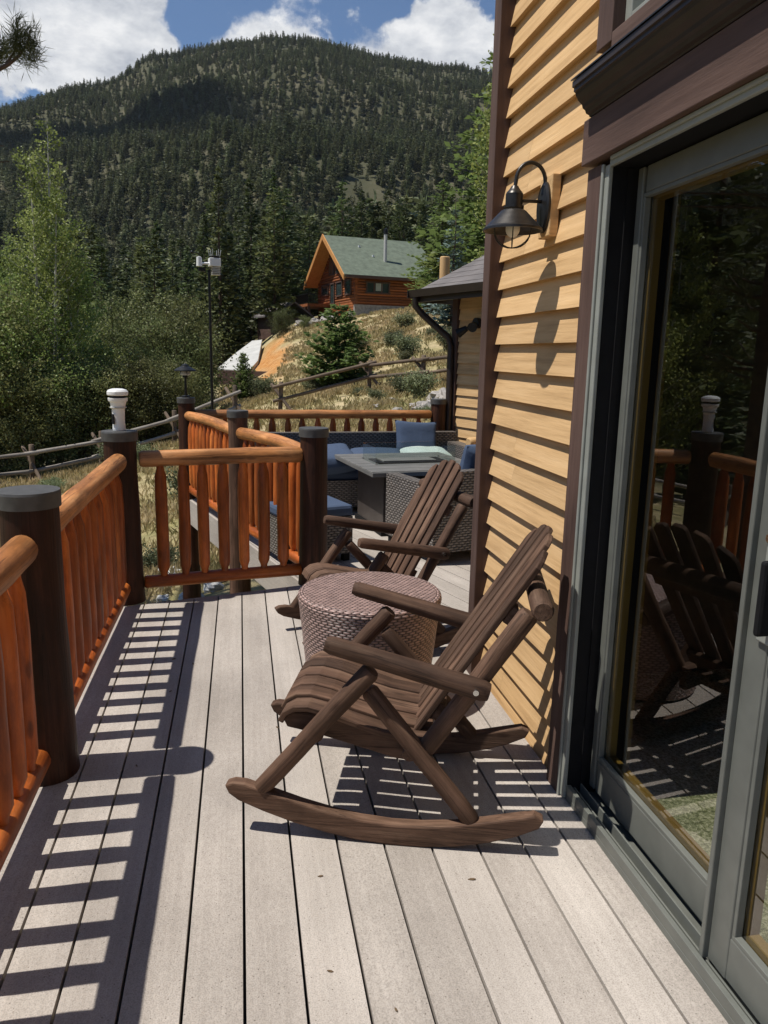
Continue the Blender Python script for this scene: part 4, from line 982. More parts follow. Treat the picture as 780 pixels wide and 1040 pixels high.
    for l_, w_ in ((.10, .36), (.50, .39)):
        mb = MB(); p = A + d * l_ - nrm * .0215; mb.box(p, (.022, w_, .06), rot=Matrix(((nrm.x, 0, d.x), (0, 1, 0), (nrm.z, 0, d.z))))
        mb.build('back_brace', M['chair'], t, bevel=.003)
    return t
rocking_chair('rocking_chair', 'nearer brown log rocking chair in front of the wicker table', (.960, 2.293, 0), R(163.5))
ch2 = rocking_chair('rocking_chair', 'farther brown log rocking chair behind the wicker table', (1.155, 4.013, .020), R(191.5), lean=.0486); ch2.scale = (.962,) * 3

# ------------------------------------------------------------------ round wicker table
t = thing('wicker_table', 'round brown wicker drum table between the rocking chairs', 'table', (.545, 3.205, 0), .3)
mb = MB(); prof = [(.268, .012), (.275, .10), (.288, .22), (.300, .34), (.311, .44), (.317, .475), (.314, .489)]
mb.lathe(prof, seg=72, woven=True); mb.build('drum_side', M['wicker'], t)
mb = MB(); mb.lathe([(.314, .489), (.308, .496), (.290, .498)], seg=72, woven=True); mb.disc((0, 0, .498), .290, 72, woven=True); mb.build('top', M['wicker'], t)
mb = MB(); mb.lathe([(.245, .0), (.245, .014), (0, .014)], seg=32); mb.build('base', M['black'], t)

# ------------------------------------------------------------------ fire table
fa = R(8.5)
t = thing('fire_table', 'grey slatted rectangular fire table with clear glass wind guard', 'fire table', (1.47, 6.70, 0), fa)
mb = MB(); TW, TL_ = 1.06, 1.14
for k in range(7): mb.box((0, -TL_ / 2 + .08 + k * .163, .575), (TW, .150, .022))
mb.box((0, 0, .558), (TW - .01, TL_ - .01, .014)); mb.box((-TW / 2 + .01, 0, .562), (.024, TL_ + .01, .036)); mb.box((TW / 2 - .01, 0, .562), (.024, TL_ + .01, .036)); mb.box((0, -TL_ / 2 - .006, .562), (TW, .024, .036))
mb.build('tabletop', M['firetop'], t, bevel=.003)
mb = MB(); mb.box((0, 0, .29), (.72, .74, .50)); mb.build('base', M['firebase'], t, bevel=.006)
mb = MB(); mb.box((0, 0, .022), (.76, .78, .04)); mb.build('plinth', M['black'], t)
mb = MB(); mb.box((0, 0, .590), (.66, .30, .012)); mb.build('burner_tray', M['black'], t)
mb = MB(); mb.box((-.02, 0, .600), (.50, .20, .014)); mb.build('burner_lid', M['firetop'], t, bevel=.003)
mb = MB(); gx, gy = .37, .19
for c, s_ in (((0, -gy, .66), (2 * gx, .006, .15)), ((0, gy, .66), (2 * gx, .006, .15)), ((-gx, 0, .66), (.006, 2 * gy - .01, .15)), ((gx, 0, .66), (.006, 2 * gy - .01, .15))): mb.box(c, s_)
mb.build('glass_guard', M['glassclear'], t)
for sx in (-1, 1):
    for sy in (-1, 1):
        mb = MB(); mb.tube([(gx * sx, gy * sy, .586), (gx * sx, gy * sy, .60)], .012, 10); mb.build('guard_clip', M['chrome'], t)

# ------------------------------------------------------------------ wicker seating
def wbox(mb, c, s_, rz=0): mb.box(c, s_, rz=rz, woven=True)
sa = math.atan2(P6[1] - P5[1], P6[0] - P5[0])
t = thing('wicker_sofa', 'long dark wicker sofa with blue seat cushions along the back railing', 'sofa', (-.1, 7.98, 0), sa)
mb = MB(); wbox(mb, (1.15, -.40, .19), (2.5, .80, .26)); mb.build('base', M['wickergrey'], t, bevel=.012)
mb = MB(); wbox(mb, (1.15, -.04, .50), (2.5, .11, .42)); mb.build('backrest', M['wickergrey'], t, bevel=.02)
for x in (-.06, 2.36):
    mb = MB(); wbox(mb, (x, -.40, .36), (.13, .80, .50)); mb.build('armrest', M['wickergrey'], t, bevel=.02)
for k in range(3):
    mb = MB(); mb.box((.41 + k * .765, -.43, .365), (.755, .70, .10)); mb.build('seat_cushion', M['blue'], t, bevel=.03)
for x in (-.04, 2.34):
    for y in (-.06, -.76): mb = MB(); mb.box((x, y, .03), (.05, .05, .06)); mb.build('leg', M['black'], t)
def pillow(label, c, size, rx, ry, rz, mat='blue'):
    mb = MB(); o = None; mb.cushion((0, 0, 0), size); o = mb.build('pillow', M[mat]); o.location = c; o.rotation_euler = (rx, ry, rz)
    tag(o, label, 'cushion', 'throw pillows on the patio seats'); return o
pillow('square blue pillow standing upright at the right end of the sofa back', (1.80, 7.86, .635), (.46, .43, .16), R(72), R(3), R(4))
pillow('blue pillow lying flat at the left end of the sofa beside the log post', (.80, 7.35, .515), (.56, .46, .20), R(14), R(-5), R(8))
pillow('low blue pillow lying on the sofa behind the fire table', (1.32, 7.50, .50), (.55, .42, .16), R(10), 0, R(-4))
pillow('pale printed pillow on the sofa beyond the fire table', (1.83, 7.52, .50), (.50, .38, .20), R(8), 0, R(6), 'paleprint')

aa = math.atan2(-.326, .945) * 0 + R(17)
t = thing('wicker_armchair', 'wicker armchair turned away from the viewer beside the house corner', 'armchair', (1.36, 5.30, 0), aa)
mb = MB(); wbox(mb, (.40, .38, .25), (.66, .62, .30)); mb.build('base', M['wickergrey'], t, bevel=.012)
mb = MB(); wbox(mb, (.40, .05, .39), (.80, .10, .60)); mb.build('backrest', M['wickergrey'], t, bevel=.025)
for x in (.05, .75): mb = MB(); wbox(mb, (x, .425, .335), (.10, .65, .50)); mb.build('armrest', M['wickergrey'], t, bevel=.025)
mb = MB(); mb.box((.40, .42, .45), (.59, .60, .10)); mb.build('seat_cushion', M['blue'], t, bevel=.03)
for x in (.04, .76):
    for y in (.04, .70): mb = MB(); mb.box((x, y, .045), (.05, .05, .09)); mb.build('leg', M['black'], t)
pillow('blue pillow leaning in the wicker armchair', (1.86, 5.72, .66), (.44, .42, .18), R(68), 0, R(197))

t = thing('wicker_ottoman', 'low wicker ottoman with flat blue cushion right of the railing corner post', 'ottoman', (.80, 5.52, 0), R(18))
mb = MB(); wbox(mb, (-.27, .27, .20), (.54, .54, .28)); mb.build('base', M['wickergrey'], t, bevel=.012)
mb = MB(); mb.box((-.27, .27, .385), (.55, .55, .085)); mb.build('seat_cushion', M['blue'], t, bevel=.025)
for x in (-.5, -.04):
    for y in (.04, .5): mb = MB(); mb.box((x, y, .03), (.05, .05, .06)); mb.build('leg', M['black'], t)

# short peeled log post end seen at the sofa's right arm
mb = MB(); mb.log((2.36, 7.60, .0), (2.34, 7.62, .62), .04, n=4); o = mb.build('log_stub', M['crown']); tag(o, 'short dark post stub between the sofa arm and the wing wall', 'post')
mb = MB(); mb.log((2.27, 7.54, .655), (2.40, 7.60, .66), .048, n=3); o2 = mb.build('log_end', M['siding'], o)

# ------------------------------------------------------------------ weather station on its pole
gzp = hz(-.40, 11.2)
t = thing('weather_station', 'white weather station on a tall thin black pole', 'weather station', (-.40, 11.2, 0), .2)
mb = MB(); mb.tube([(0, 0, gzp - .2), (0, 0, 1.0), (0, 0, 2.60)], [.022, .02, .018], 10); mb.build('pole', M['blackmetal'], t)
mb = MB(); mb.box((.075, 0, 2.70), (.15, .15, .11)); mb.lathe([(0, 2.66), (.04, 2.66), (.035, 2.78), (0, 2.79)], c=(-.13, 0, -.02), seg=16); mb.tube([(-.13, 0, 2.675), (.02, 0, 2.685)], .018, 8); mb.build('sensor_housing', M['white'], t, bevel=.008)
mb = MB()
for k in range(5): mb.box((.09, 0, 2.63 - k * .022), (.11, .11, .012))
mb.build('radiation_shield', M['offwhite'], t)
mb = MB(); mb.lathe([(0, 2.757), (.075, 2.757), (.08, 2.78), (.07, 2.785)], c=(.08, 0, 0), seg=18); mb.tube([(-.13, 0, 2.77), (-.13, 0, 2.81)], .006, 6); mb.tube([(-.13, 0, 2.81), (-.21, .03, 2.82)], .006, 6); mb.sphere((-.22, .03, 2.82), .022, seg=8, rings=6); mb.box((-.1, -.02, 2.60), (.09, .05, .05)); mb.build('wind_vane', M['blackmetal'], t)
for k in range(6):
    a = k * PI / 3; mb = MB(); mb.tube([(.08 + .07 * math.cos(a), .07 * math.sin(a), 2.78), (.08 + .085 * math.cos(a), .085 * math.sin(a), 2.87)], .003, 5); mb.build('bird_spike', M['white'], t)
#PART3
# ------------------------------------------------------------------ log cabin on the hill
cab = thing('log_cabin', 'red-brown log cabin with green gable roof on the hill', 'cabin', (8.085, 58, 0), R(11.2))
EV = 7.11; RG = 10.43; W_ = 10.4; LEN = 7.5; GZ = 4.2
def logs(mb, x0, x1, y0, y1, z0, z1, d=.20):
    z = z0
    while z < z1 - .05:
        hgt = min(d, z1 - z)
        if abs(x1 - x0) > abs(y1 - y0): mb.tube([(x0, y0, z + hgt / 2), (x1, y1, z + hgt / 2)], d * .52, 8, rn=rnd.random())
        else: mb.tube([(x0, y0, z + hgt / 2), (x1, y1, z + hgt / 2)], d * .52, 8, rn=rnd.random())
        z += d
mb = MB()
logs(mb, .45, LEN - .4, .55, .55, 5.0, EV + .1)
logs(mb, .55, .55, .45, W_ - .45, 4.5, EV + .2)
z = EV + .2                                           # gable logs get shorter towards the ridge
while z < RG - .5:
    hw = (W_ / 2 - .6) * (1 - (z - EV + .1) / (RG - EV)); 
    if hw > .2: mb.tube([(.55, W_ / 2 - hw, z + .1), (.55, W_ / 2 + hw, z + .1)], .105, 8)
    z += .2
mb.box(((LEN) / 2 + .3, W_ / 2, (GZ + EV) / 2 + .4), (LEN - 1.5, W_ - 1.4, EV - GZ))
mb.box((.62, 5.2, 4.9), (.3, W_ - 1.2, .9))
mb.build('wall', M['logwall'], cab)
mb = MB(); mb.box((LEN / 2, .50, 4.55), (LEN - .8, .25, 1.15)); mb.box((.50, 1.2, 4.3), (.25, 1.4, .8)); mb.build('foundation', M['stone'], cab)
mb = MB(); th = .14
for s_ in (0, 1):
    y0 = -.1 if s_ == 0 else W_ + .1; zE = EV - .06
    vs = [(-.6, y0, zE), (LEN + .1, y0, zE), (LEN - .0, W_ / 2, RG), (-.6, W_ / 2, RG)]
    vs2 = [(x, y, z + th) for x, y, z in vs]
    f = [(0, 1, 2, 3), (4, 7, 6, 5), (0, 4, 5, 1), (1, 5, 6, 2), (2, 6, 7, 3), (3, 7, 4, 0)]
    mb._add(vs + vs2, f if s_ == 0 else [q[::-1] for q in f], vs + vs2, .5, False)
rf = mb.build('roof', M['greenroof'], cab)
mb = MB()                                             # wooden soffit of the big gable overhang + barge boards
for s_ in (0, 1):
    y0 = -.12 if s_ == 0 else W_ + .12
    a = Vector((-.64, y0, EV - .12)); b = Vector((-.64, W_ / 2, RG + .02)); 
    for x0, x1, dz0, dz1 in ((-.66, -.58, -.22, .18),):
        vs = [(x0, a.y, a.z + dz0), (x0, b.y, b.z + dz0), (x0, b.y, b.z + dz1), (x0, a.y, a.z + dz1)]; vs2 = [(x1, y, z) for x, y, z in vs]
        mb._add(vs + vs2, [(0, 1, 2, 3), (4, 7, 6, 5), (0, 4, 5, 1), (1, 5, 6, 2), (2, 6, 7, 3), (3, 7, 4, 0)], vs + vs2, .6, False)
    vs = [(-.58, y0 * .98 + .05, EV - .10), (.6, y0 * .98 + .05, EV - .10), (.6, W_ / 2, RG - .03), (-.58, W_ / 2, RG - .03)]; vs2 = [(x, y, z - .06) for x, y, z in vs]
    mb._add(vs + vs2, [(0, 1, 2, 3), (4, 7, 6, 5), (0, 4, 5, 1), (1, 5, 6, 2), (2, 6, 7, 3), (3, 7, 4, 0)], vs + vs2, .3, False)
mb.build('barge_board', M['fascia'], cab)
mb = MB(); mb.box((LEN / 2, -.12, EV - .05), (LEN + .9, .06, .2)); mb.build('eave_board', M['trim'], cab)
chz = EV + (RG - EV) * .38
mb = MB(); mb.lathe([(.13, chz - .3), (.13, RG + .05)], c=(3.4, W_ / 2 * .38, 0), seg=14); mb.build('flue', M['offwhite'], rf)
mb = MB(); mb.lathe([(.15, RG + .05), (.15, RG + .45), (0, RG + .5)], c=(3.4, W_ / 2 * .38, 0), seg=14); mb.build('flue_cap', M['blackmetal'], rf)
for q in ((1.9, .45), (2.6, .30)): mb = MB(); y = W_ / 2 * q[1] * 1.6; mb.box((q[0], y, EV + (RG - EV) * y / (W_ / 2) + .2), (.14, .14, .16)); mb.build('roof_vent', M['white'], rf)
def cwin(face, a0, a1, z0, z1, kind='window', panes=1):
    f = MB(); p = MB(); cz = (z0 + z1) / 2
    if face == 'side':
        y = .43; f.box(((a0 + a1) / 2, y, z1), (a1 - a0 + .2, .10, .1)); f.box(((a0 + a1) / 2, y, z0), (a1 - a0 + .2, .10, .1))
        for k in range(panes + 1): f.box((a0 + (a1 - a0) * k / panes, y, cz), (.09, .1, z1 - z0))
        p.box(((a0 + a1) / 2, y + .02, cz), (a1 - a0, .03, z1 - z0))
    else:
        x = .42; f.box((x, (a0 + a1) / 2, z1), (.1, a1 - a0 + .2, .1)); f.box((x, (a0 + a1) / 2, z0), (.1, a1 - a0 + .2, .1))
        for k in range(panes + 1): f.box((x, a0 + (a1 - a0) * k / panes, cz), (.1, .09, z1 - z0))
        p.box((x + .02, (a0 + a1) / 2, cz), (.03, a1 - a0, z1 - z0))
    fr = f.build(kind, M['trim'], cab); p.build('pane', M['winglass'], fr)
    if face == 'side':
        c = MB(); c.box(((a0 + a1) / 2 + .1, y - .005, cz + .05), ((a1 - a0) * .3, .02, (z1 - z0) * .7)); c.build('curtain', M['curtain'], fr)
cwin('side', 1.35, 3.15, 6.0, 6.78, panes=3)
cwin('front', 1.3, 2.6, 5.95, 7.0); cwin('front', 3.4, 4.8, 5.95, 7.0); cwin('front', 6.9, 8.7, 6.2, 7.0)
cwin('front', 5.35, 6.3, 5.45, 7.0, 'door')
for y0, y1 in ((3.6, 5.0), (5.4, 6.8)):
    zin = lambda y: EV + .55; ztp = lambda y: EV + (RG - EV) * (1 - abs(y - W_ / 2) / (W_ / 2)) - .75
    pl = [(y0, zin(y0)), (y1, zin(y1)), (y1, ztp(y1)), (y0, ztp(y0))]
    mb = MB(); mb.prism(pl, .40, .47, axis='X'); fr = mb.build('gable_window', M['trim'], cab)
    cxm, czm = sum(p[0] for p in pl) / 4, sum(p[1] for p in pl) / 4
    mb = MB(); mb.prism([(cxm + (y - cxm) * .86, czm + (z_ - czm) * .84) for y, z_ in pl], .38, .44, axis='X'); mb.build('pane', M['winglass'], fr)
mb = MB(); mb.box((-.35, 8.4, 5.32), (2.2, 4.0, .22)); dk = mb.build('deck', M['logwall'], cab)
for y in (6.5, 7.4, 8.4, 9.4, 10.3): mb = MB(); mb.box((-1.35, y, 4.7), (.16, .16, 1.1)); mb.build('deck_post', M['trim'], dk)
mb = MB(); mb.box((-1.42, 8.4, 6.2), (.06, 4.0, .06)); mb.box((-.4, 6.42, 6.2), (2.0, .06, .06)); mb.box((-1.42, 8.4, 5.5), (.05, 4.0, .05))
for k in range(34): mb.box((-1.42, 6.45 + k * .118, 5.85), (.03, .03, .7))
for k in range(16): mb.box((-1.35 + k * .12, 6.42, 5.85), (.03, .03, .7))
mb.build('deck_railing', M['blackmetal'], dk)
# garage roof peeking out below the cabin deck
gx, gy = polar(3.9, 63)
g_ = thing('garage', 'low garage with grey gable roof downhill left of the cabin', 'garage', (gx, gy, 0), R(20))
mb = MB(); mb.box((0, 2.5, 3.45), (2.6, 4.4, 1.8)); mb.build('wall', M['trim'], g_)
mb = MB()
mb.prism([(-1.7, 4.25), (0, 5.35), (1.7, 4.25), (1.7, 4.37), (0, 5.5), (-1.7, 4.37)], 0, 5, axis='Y'); mb.build('roof', M['greyroof'], g_)
# pale concrete drive cut into the hill
mb = MB(); pts = []
def P_(u, v, r):
    d = direction(u, v); k = r / math.hypot(d[0], d[1]); return Vector((d[0] * k, d[1] * k, H + d[2] * k))
ring = [P_(221, 374, 50), P_(252, 377, 47), P_(262, 366, 49), P_(266, 345, 57), P_(256, 346, 58), P_(240, 358, 55)]
top = [tuple(p) for p in ring]; bot = [(p.x, p.y, p.z - 1.2) for p in ring]; n = len(ring)
mb._add(top + bot, [tuple(range(n))[::-1], tuple(range(n, 2 * n))] + [(i, (i + 1) % n, n + (i + 1) % n, n + i) for i in range(n)], top + bot, .5, False)
struct(mb.build('driveway', M['concrete']))
a, b = P_(222, 379, 45), P_(276, 376, 43)
mb = MB(); mb.box((a + b) / 2 - Vector((0, 0, .35)), ((b - a).length, .3, .8), rz=math.atan2((b - a).y, (b - a).x)); o = mb.build('retaining_wall', M['trim']); tag(o, 'low dark timber retaining wall below the pale driveway', 'wall')

# ------------------------------------------------------------------ rail fence across the slope
def fence(label, pts, mat='fencewood', hp=1.15, brace=True, rails=2, group=None):
    t = thing('rail_fence', label, 'fence', (0, 0, 0))
    P = [Vector((*p, hz(*p))) for p in pts]
    for i, p in enumerate(P):
        mb = MB(); mb.log(p + Vector((0, 0, -.3)), p + Vector((.04, 0, hp)), .075, n=4, bump=.2, seg=10); mb.build('fence_post', M['fencepost'], t)
        if brace: mb = MB(); mb.log(p + Vector((.55, -.6, -.2)), p + Vector((-.28, .30, hp * .92)), .055, n=4, bump=.2, seg=9); mb.build('brace', M['fencepost'], t)
    for i in range(len(P) - 1):
        d = (P[i + 1] - P[i]).normalized()
        for k, hh in enumerate((.86, .40)[:rails]):
            mb = MB(); mb.log(P[i] - d * .25 + Vector((0, -.10, hh + rnd.uniform(-.05, .05))), P[i + 1] + d * .25 + Vector((0, -.10, hh + rnd.uniform(-.05, .05))), .058, n=8, bump=.15, seg=10); mb.build('rail', M[mat], t)
fl = [polar(a, r) for a, r in ((-30, 22), (-24.5, 23), (-19.5, 24), (-14.3, 24.5), (-9.8, 25), (-4.8, 25.5), (-.5, 26))]
fence('weathered rail fence below the deck by the aspens', fl)
fr_ = [polar(a, r) for a, r in ((2.8, 26.5), (9.3, 27), (13.2, 25.5), (17.2, 24.5))]
fence('weathered rail fence climbing the dry slope above the back railing', fr_, 'fencepost', 1.0)

# ------------------------------------------------------------------ trees
def make_tree(name, label, cat, crown, trunk, loc=(0, 0, 0), rz=0, s=1., group=None):
    t = thing(name, label, cat, loc, rz, group); t.scale = (s, s, s) if not hasattr(s, '__len__') else s
    obj('trunk', trunk, t); obj('crown', crown, t); return t
crowns = [quads_mesh('crown', *conifer_crown(200 + k, h=12, w=[2.1, 1.7, 2.4, 2.2, 1.9, 2.7][k], base=[.03, .04, .06, .04, .10, .12][k], whorls=[44, 48, 38, 40, 42, 32][k], nb=10, tufts=4, k=3, size=[.42, .38, .48, .46, .42, .52][k], droop=[.4, .45, .3, .25, .35, .15][k], pw=[.8, .9, .72, .68, .8, .55][k], irr=[.2, .16, .24, .28, .22, .32][k]), M['conifer']) for k in range(6)]
ctr = [trunk_mesh('trunk', 12, .16, M['bark'], k, limbs=14, w=2.4) for k in range(3)]
def near_conifers():
    g = random.Random(11); proto = []
    for k in range(6): proto.append((crowns[k], ctr[k % 3]))
    spots = []
    def zone(n, a0, a1, r0, r1, grp, label, s0, s1, mind=.8, ok=None):
        placed = 0; tries = 0
        while placed < n and tries < n * 60:
            tries += 1; a = g.uniform(a0, a1); r = math.sqrt(g.uniform(r0 * r0, r1 * r1)); x, y = polar(a, r)
            if ok and not ok(a, r): continue
            if any((x - q[0])**2 + (y - q[1])**2 < (mind)**2 for q in spots): continue
            spots.append((x, y)); k = g.randrange(6); s_ = g.uniform(s0, s1)
            make_tree('conifer_tree', label, 'tree', proto[k][0], proto[k][1], (x, y, hz(x, y)), g.uniform(0, 6.28), (s_ * g.uniform(.85, 1.15), s_ * g.uniform(.85, 1.15), s_), grp); placed += 1
    # belt at the foot of the mountain behind driveway and cabin
    zone(62, -16.5, 3.2, 62, 96, 'dark conifers at the foot of the mountain', 'dark conifer in the dense belt at the foot of the mountain', .85, 1.3, 3.0)
    zone(40, 3.2, 20, 74, 100, 'conifers behind the cabin', 'dark conifer in the forest edge behind the log cabin', .7, 1.05, 3.0)
    zone(20, -17, -5, 42, 60, 'conifers beyond the aspens', 'green conifer in the thicket beyond the rail fence at left', .55, .9, 2.6)
    # trees down the valley side, left of the frame, mirrored in the door glass
    zone(34, -50, -19.5, 26, 92, 'valley side conifers', 'tall conifer on the valley side left of the deck', .9, 1.5, 3.0)
near_conifers()
def pz(az, r, name, label, k, s, cat='tree'):
    x, y = polar(az, r); return make_tree(name, label, cat, crowns[k], ctr[k % 3], (x, y, hz(x, y)), k * 1.3, s)
# young pine on the slope
yp = quads_mesh('crown', *conifer_crown(301, h=3.3, w=1.55, base=.0, whorls=26, nb=14, tufts=6, k=7, size=.24, droop=-.25, pw=.6, irr=.28), M['youngpine'])
x, y = polar(7.1, 31); make_tree('young_pine', 'bushy young pine standing alone on the grassy slope', 'tree', yp, trunk_mesh('trunk', 3.3, .06, M['bark'], 5), (x, y, hz(x, y) - .1), 0, 1)
yp2 = quads_mesh('crown', *conifer_crown(302, h=3.0, w=1.3, base=.14, whorls=14, nb=8, tufts=4, k=5, size=.34, droop=0, pw=.4, irr=.4), M['youngpine'])
x, y = polar(14.2, 44); make_tree('young_pine', 'small open pine beside the wing downspout on the hill crest', 'tree', yp2, trunk_mesh('trunk', 3.0, .06, M['bark'], 6), (x, y, hz(x, y) - .1), 0, (1.35, 1.35, 1.2))
x, y = polar(.2, 34); make_tree('young_pine', 'small pine tip in front of the pale driveway', 'tree', yp, trunk_mesh('trunk', 3.3, .06, M['bark'], 7), (x, y, hz(x, y) - .1), 2, (.40, .40, .64))
# bigger ones right of the cabin
sp = quads_mesh('crown', *conifer_crown(303, h=10, w=2.6, base=.05, whorls=30, nb=10, tufts=6, k=4, size=.40, droop=.2, pw=.8, irr=.3), M['spruce'])
gp = quads_mesh('crown', *conifer_crown(304, h=10, w=2.9, base=.10, whorls=28, nb=10, tufts=6, k=4, size=.42, droop=.05, pw=.6, irr=.45), M['youngpine'])
for az, r, s_, k, cr, lb in ((15.2, 38, .55, 1, sp, 'blue-grey spruce rising behind the wing roof'), (14.3, 54, .80, 0, gp, 'green pine between the cabin roof and the blue spruce'), (18.2, 44, 1.15, 0, gp, 'tall green pine against the house corner'), (13.2, 47, .30, 0, gp, 'low green pine covering the right end of the cabin'), (18.2, 52, 1.5, 2, gp, 'tallest yellow-green pine left of the house corner')):
    x, y = polar(az, r); make_tree('pine_tree', lb, 'tree', cr, ctr[k], (x, y, hz(x, y)), az, s_)

# broadleaf trees: stems, branches and clustered leaves
def broadleaf(seed, h, w, stems, nbr, leaves, leaf=.05, clump=.35, up=.75, base=.1, barkm='aspenbark', r0=.055, dens=1):
    g = np.random.default_rng(seed); mb = MB(); c = []; tone = []
    for s_ in range(stems):
        ang = g.uniform(0, 2 * np.pi); sp_ = w * .35 * g.random() ** .5 if stems > 1 else 0; hh = h * g.uniform(.72, 1.0) if s_ else h
        pts = []
        for t in np.linspace(0, 1, 8): pts.append((np.cos(ang) * sp_ * (.3 + .7 * t) + .05 * h * .2 * math.sin(3 * t + s_), np.sin(ang) * sp_ * (.3 + .7 * t) + .05 * h * .2 * math.cos(2.3 * t + s_), hh * t - (.2 if t == 0 else 0)))
        mb.tube(pts, [r0 * (1 - .88 * t) for t in np.linspace(0, 1, 8)], 7, bump=.1)
        for b_ in range(nbr):
            t = base + (1 - base) * (b_ + g.random()) / nbr; t = min(t, .985)
            i = min(6, int(t * 7)); p0 = np.array(pts[i]) * (1 - (t * 7 - i)) + np.array(pts[i + 1]) * (t * 7 - i)
            th = g.uniform(0, 2 * np.pi); prof = math.sin(PI * min(1, (t - base) / (1 - base) * .80 + .2)) ** .7
            L_ = w * .5 * prof * g.uniform(.55, 1.15) + .12
            d = np.array([np.cos(th), np.sin(th), up * g.uniform(.6, 1.4)]); d /= np.linalg.norm(d); p1 = p0 + d * L_; pm = p0 + d * L_ * .5 + np.array([0, 0, -.05 * L_])
            mb.tube([tuple(p0), tuple(pm), tuple(p1)], [r0 * .28 * (1 - t) + .006, r0 * .16 * (1 - t) + .005, .003], 4, caps=False)
            tn = g.uniform(0, .55); m = max(3, int(leaves * L_ / w * 2 * dens))
            tt = g.uniform(.2, 1.05, m)[:, None]; q = p0 + (p1 - p0) * tt + g.normal(size=(m, 3)) * clump * (.35 + .3 * L_)[None] if False else p0 + (p1 - p0) * tt + g.normal(size=(m, 3)) * clump * (.3 + .25 * L_)
            c.append(q); tone.append(np.clip(tn + .45 * g.random(m), 0, 1))
    c = np.concatenate(c); tone = np.concatenate(tone); n = len(c)
    a = unit(g.normal(size=(n, 3))); b = unit(np.cross(a, g.normal(size=(n, 3)))); sz = leaf * g.uniform(.7, 1.3, n)[:, None]
    o = mb.build('trunk', M[barkm]); tm = o.data; bpy.data.objects.remove(o)
    return (c, a * sz, b * sz * .75, tone), tm
def bl_tree(name, label, az, r, args, mat, s=1, zoff=0, group=None, cache={}):
    key = str(args) + mat
    if key not in cache:
        P, tm = broadleaf(**args); cache[key] = (quads_mesh('crown', *P, M[mat]), tm)
    cr, tm = cache[key]; x, y = polar(az, r)
    return make_tree(name, label, 'tree' if 'shrub' not in name else 'shrub', cr, tm, (x, y, hz(x, y) + zoff), az * 2.1, s, group)
A1 = dict(seed=1, h=10.5, w=3.0, stems=3, nbr=46, leaves=165, leaf=.040, clump=.19, up=1.15, base=.14, r0=.10)
A2 = dict(seed=2, h=8.5, w=2.6, stems=3, nbr=40, leaves=160, leaf=.040, clump=.20, up=1.0, base=.08, r0=.06)
A3 = dict(seed=3, h=6.5, w=3.6, stems=4, nbr=34, leaves=165, leaf=.040, clump=.26, up=.7, base=.02, r0=.05)
S1 = dict(seed=4, h=3.6, w=3.4, stems=6, nbr=24, leaves=180, leaf=.036, clump=.24, up=.6, base=.0, r0=.035, barkm='bark')
S2 = dict(seed=5, h=5.0, w=3.8, stems=5, nbr=28, leaves=190, leaf=.040, clump=.28, up=.7, base=.0, r0=.045, barkm='bark')
bl_tree('aspen_tree', 'tallest aspen with pale trunk rising above the others at left', -12.9, 29, A1, 'aspen', 1.08)
bl_tree('aspen_tree', 'second aspen close right of the tallest one', -11.0, 30, A2, 'aspen', 1.08)
bl_tree('aspen_tree', 'leafy aspen cut by the left edge of the photo', -15.3, 30, A2, 'aspen', .95)
bl_tree('aspen_tree', 'low broad aspen filling in under the tallest one', -13.9, 27.5, A3, 'aspen', .95)
bl_tree('aspen_tree', 'broad aspen between the tall ones and the weather sensor', -10.2, 31, A3, 'aspen', .85)
g = random.Random(3)
for az, r, s_, A, m_ in ((-7.6, 31, .95, S2, 'brush'), (-5.6, 33, 1.15, S2, 'brush'), (-4.4, 31, .9, S2, 'brush'), (-4.6, 34, .6, S2, 'brush'), (-8.8, 28, .9, S1, 'brush'), (-6.6, 28, .85, S1, 'brush'), (-4.6, 28.5, .80, S1, 'brush'), (-11.2, 27.5, .95, S1, 'brush'), (-15.2, 27, 1., S1, 'brush'), (-17.5, 28, 1.2, S2, 'brush'), (-20, 28, 1.3, S2, 'aspen'), (-23, 27, 1.2, A3, 'aspen'), (-27, 28, 1.2, A2, 'aspen'),
                         (-5.0, 38, 1.0, S2, 'brush'), (-6.2, 39, 1.35, S2, 'brush'), (-9, 38, 1.4, S2, 'brush')):
    bl_tree('broadleaf_shrub', 'leafy green shrub in the thicket behind the left rail fence', az, r, A, m_, s_, group='shrubs behind the left fence')
bl_tree('broadleaf_shrub', 'round dark shrub at the top of the orange cut bank', 2.9, 55, S1, 'brush', .5)
bl_tree('broadleaf_shrub', 'small shrub below the cabin deck', 4.7, 53, S1, 'brush', .25)
# slender leafy birch whose top shows left of the corner board
bl_tree('broadleaf_tree', 'slender leafy tree top against the sky beside the corner board', 17.6, 24, dict(seed=9, h=9.6, w=1.6, stems=2, nbr=40, leaves=60, leaf=.05, clump=.25, up=1., base=.1, r0=.05), 'aspen', 1)

# low sage clumps on the slope
sgm = []
for k in range(3):
    P, tm = broadleaf(seed=20 + k, h=.55, w=1.0, stems=7, nbr=8, leaves=60, leaf=.028, clump=.16, up=.9, base=.0, r0=.012, barkm='bark'); sgm.append((quads_mesh('crown', *P, M['sage']), tm))
k = 0; g = random.Random(8)
while k < 36:
    a = g.uniform(-16, 17); r = g.uniform(10, 56)
    if a < -1 and r > 24: continue
    if a > 3 and r > 52: continue
    if abs(a - 1.6) < 2.5 and r > 38: continue
    x, y = polar(a, r)
    if -1.2 < x < 7 and y < 9.5: continue
    cr, tm = sgm[k % 3]; make_tree('sage_bush', 'low grey-green bush on the dry grassy slope', 'bush', cr, tm, (x, y, hz(x, y) - .05), g.uniform(0, 6), g.uniform(.35, .95) * (.8 + r / 60), 'low bushes on the slope'); k += 1

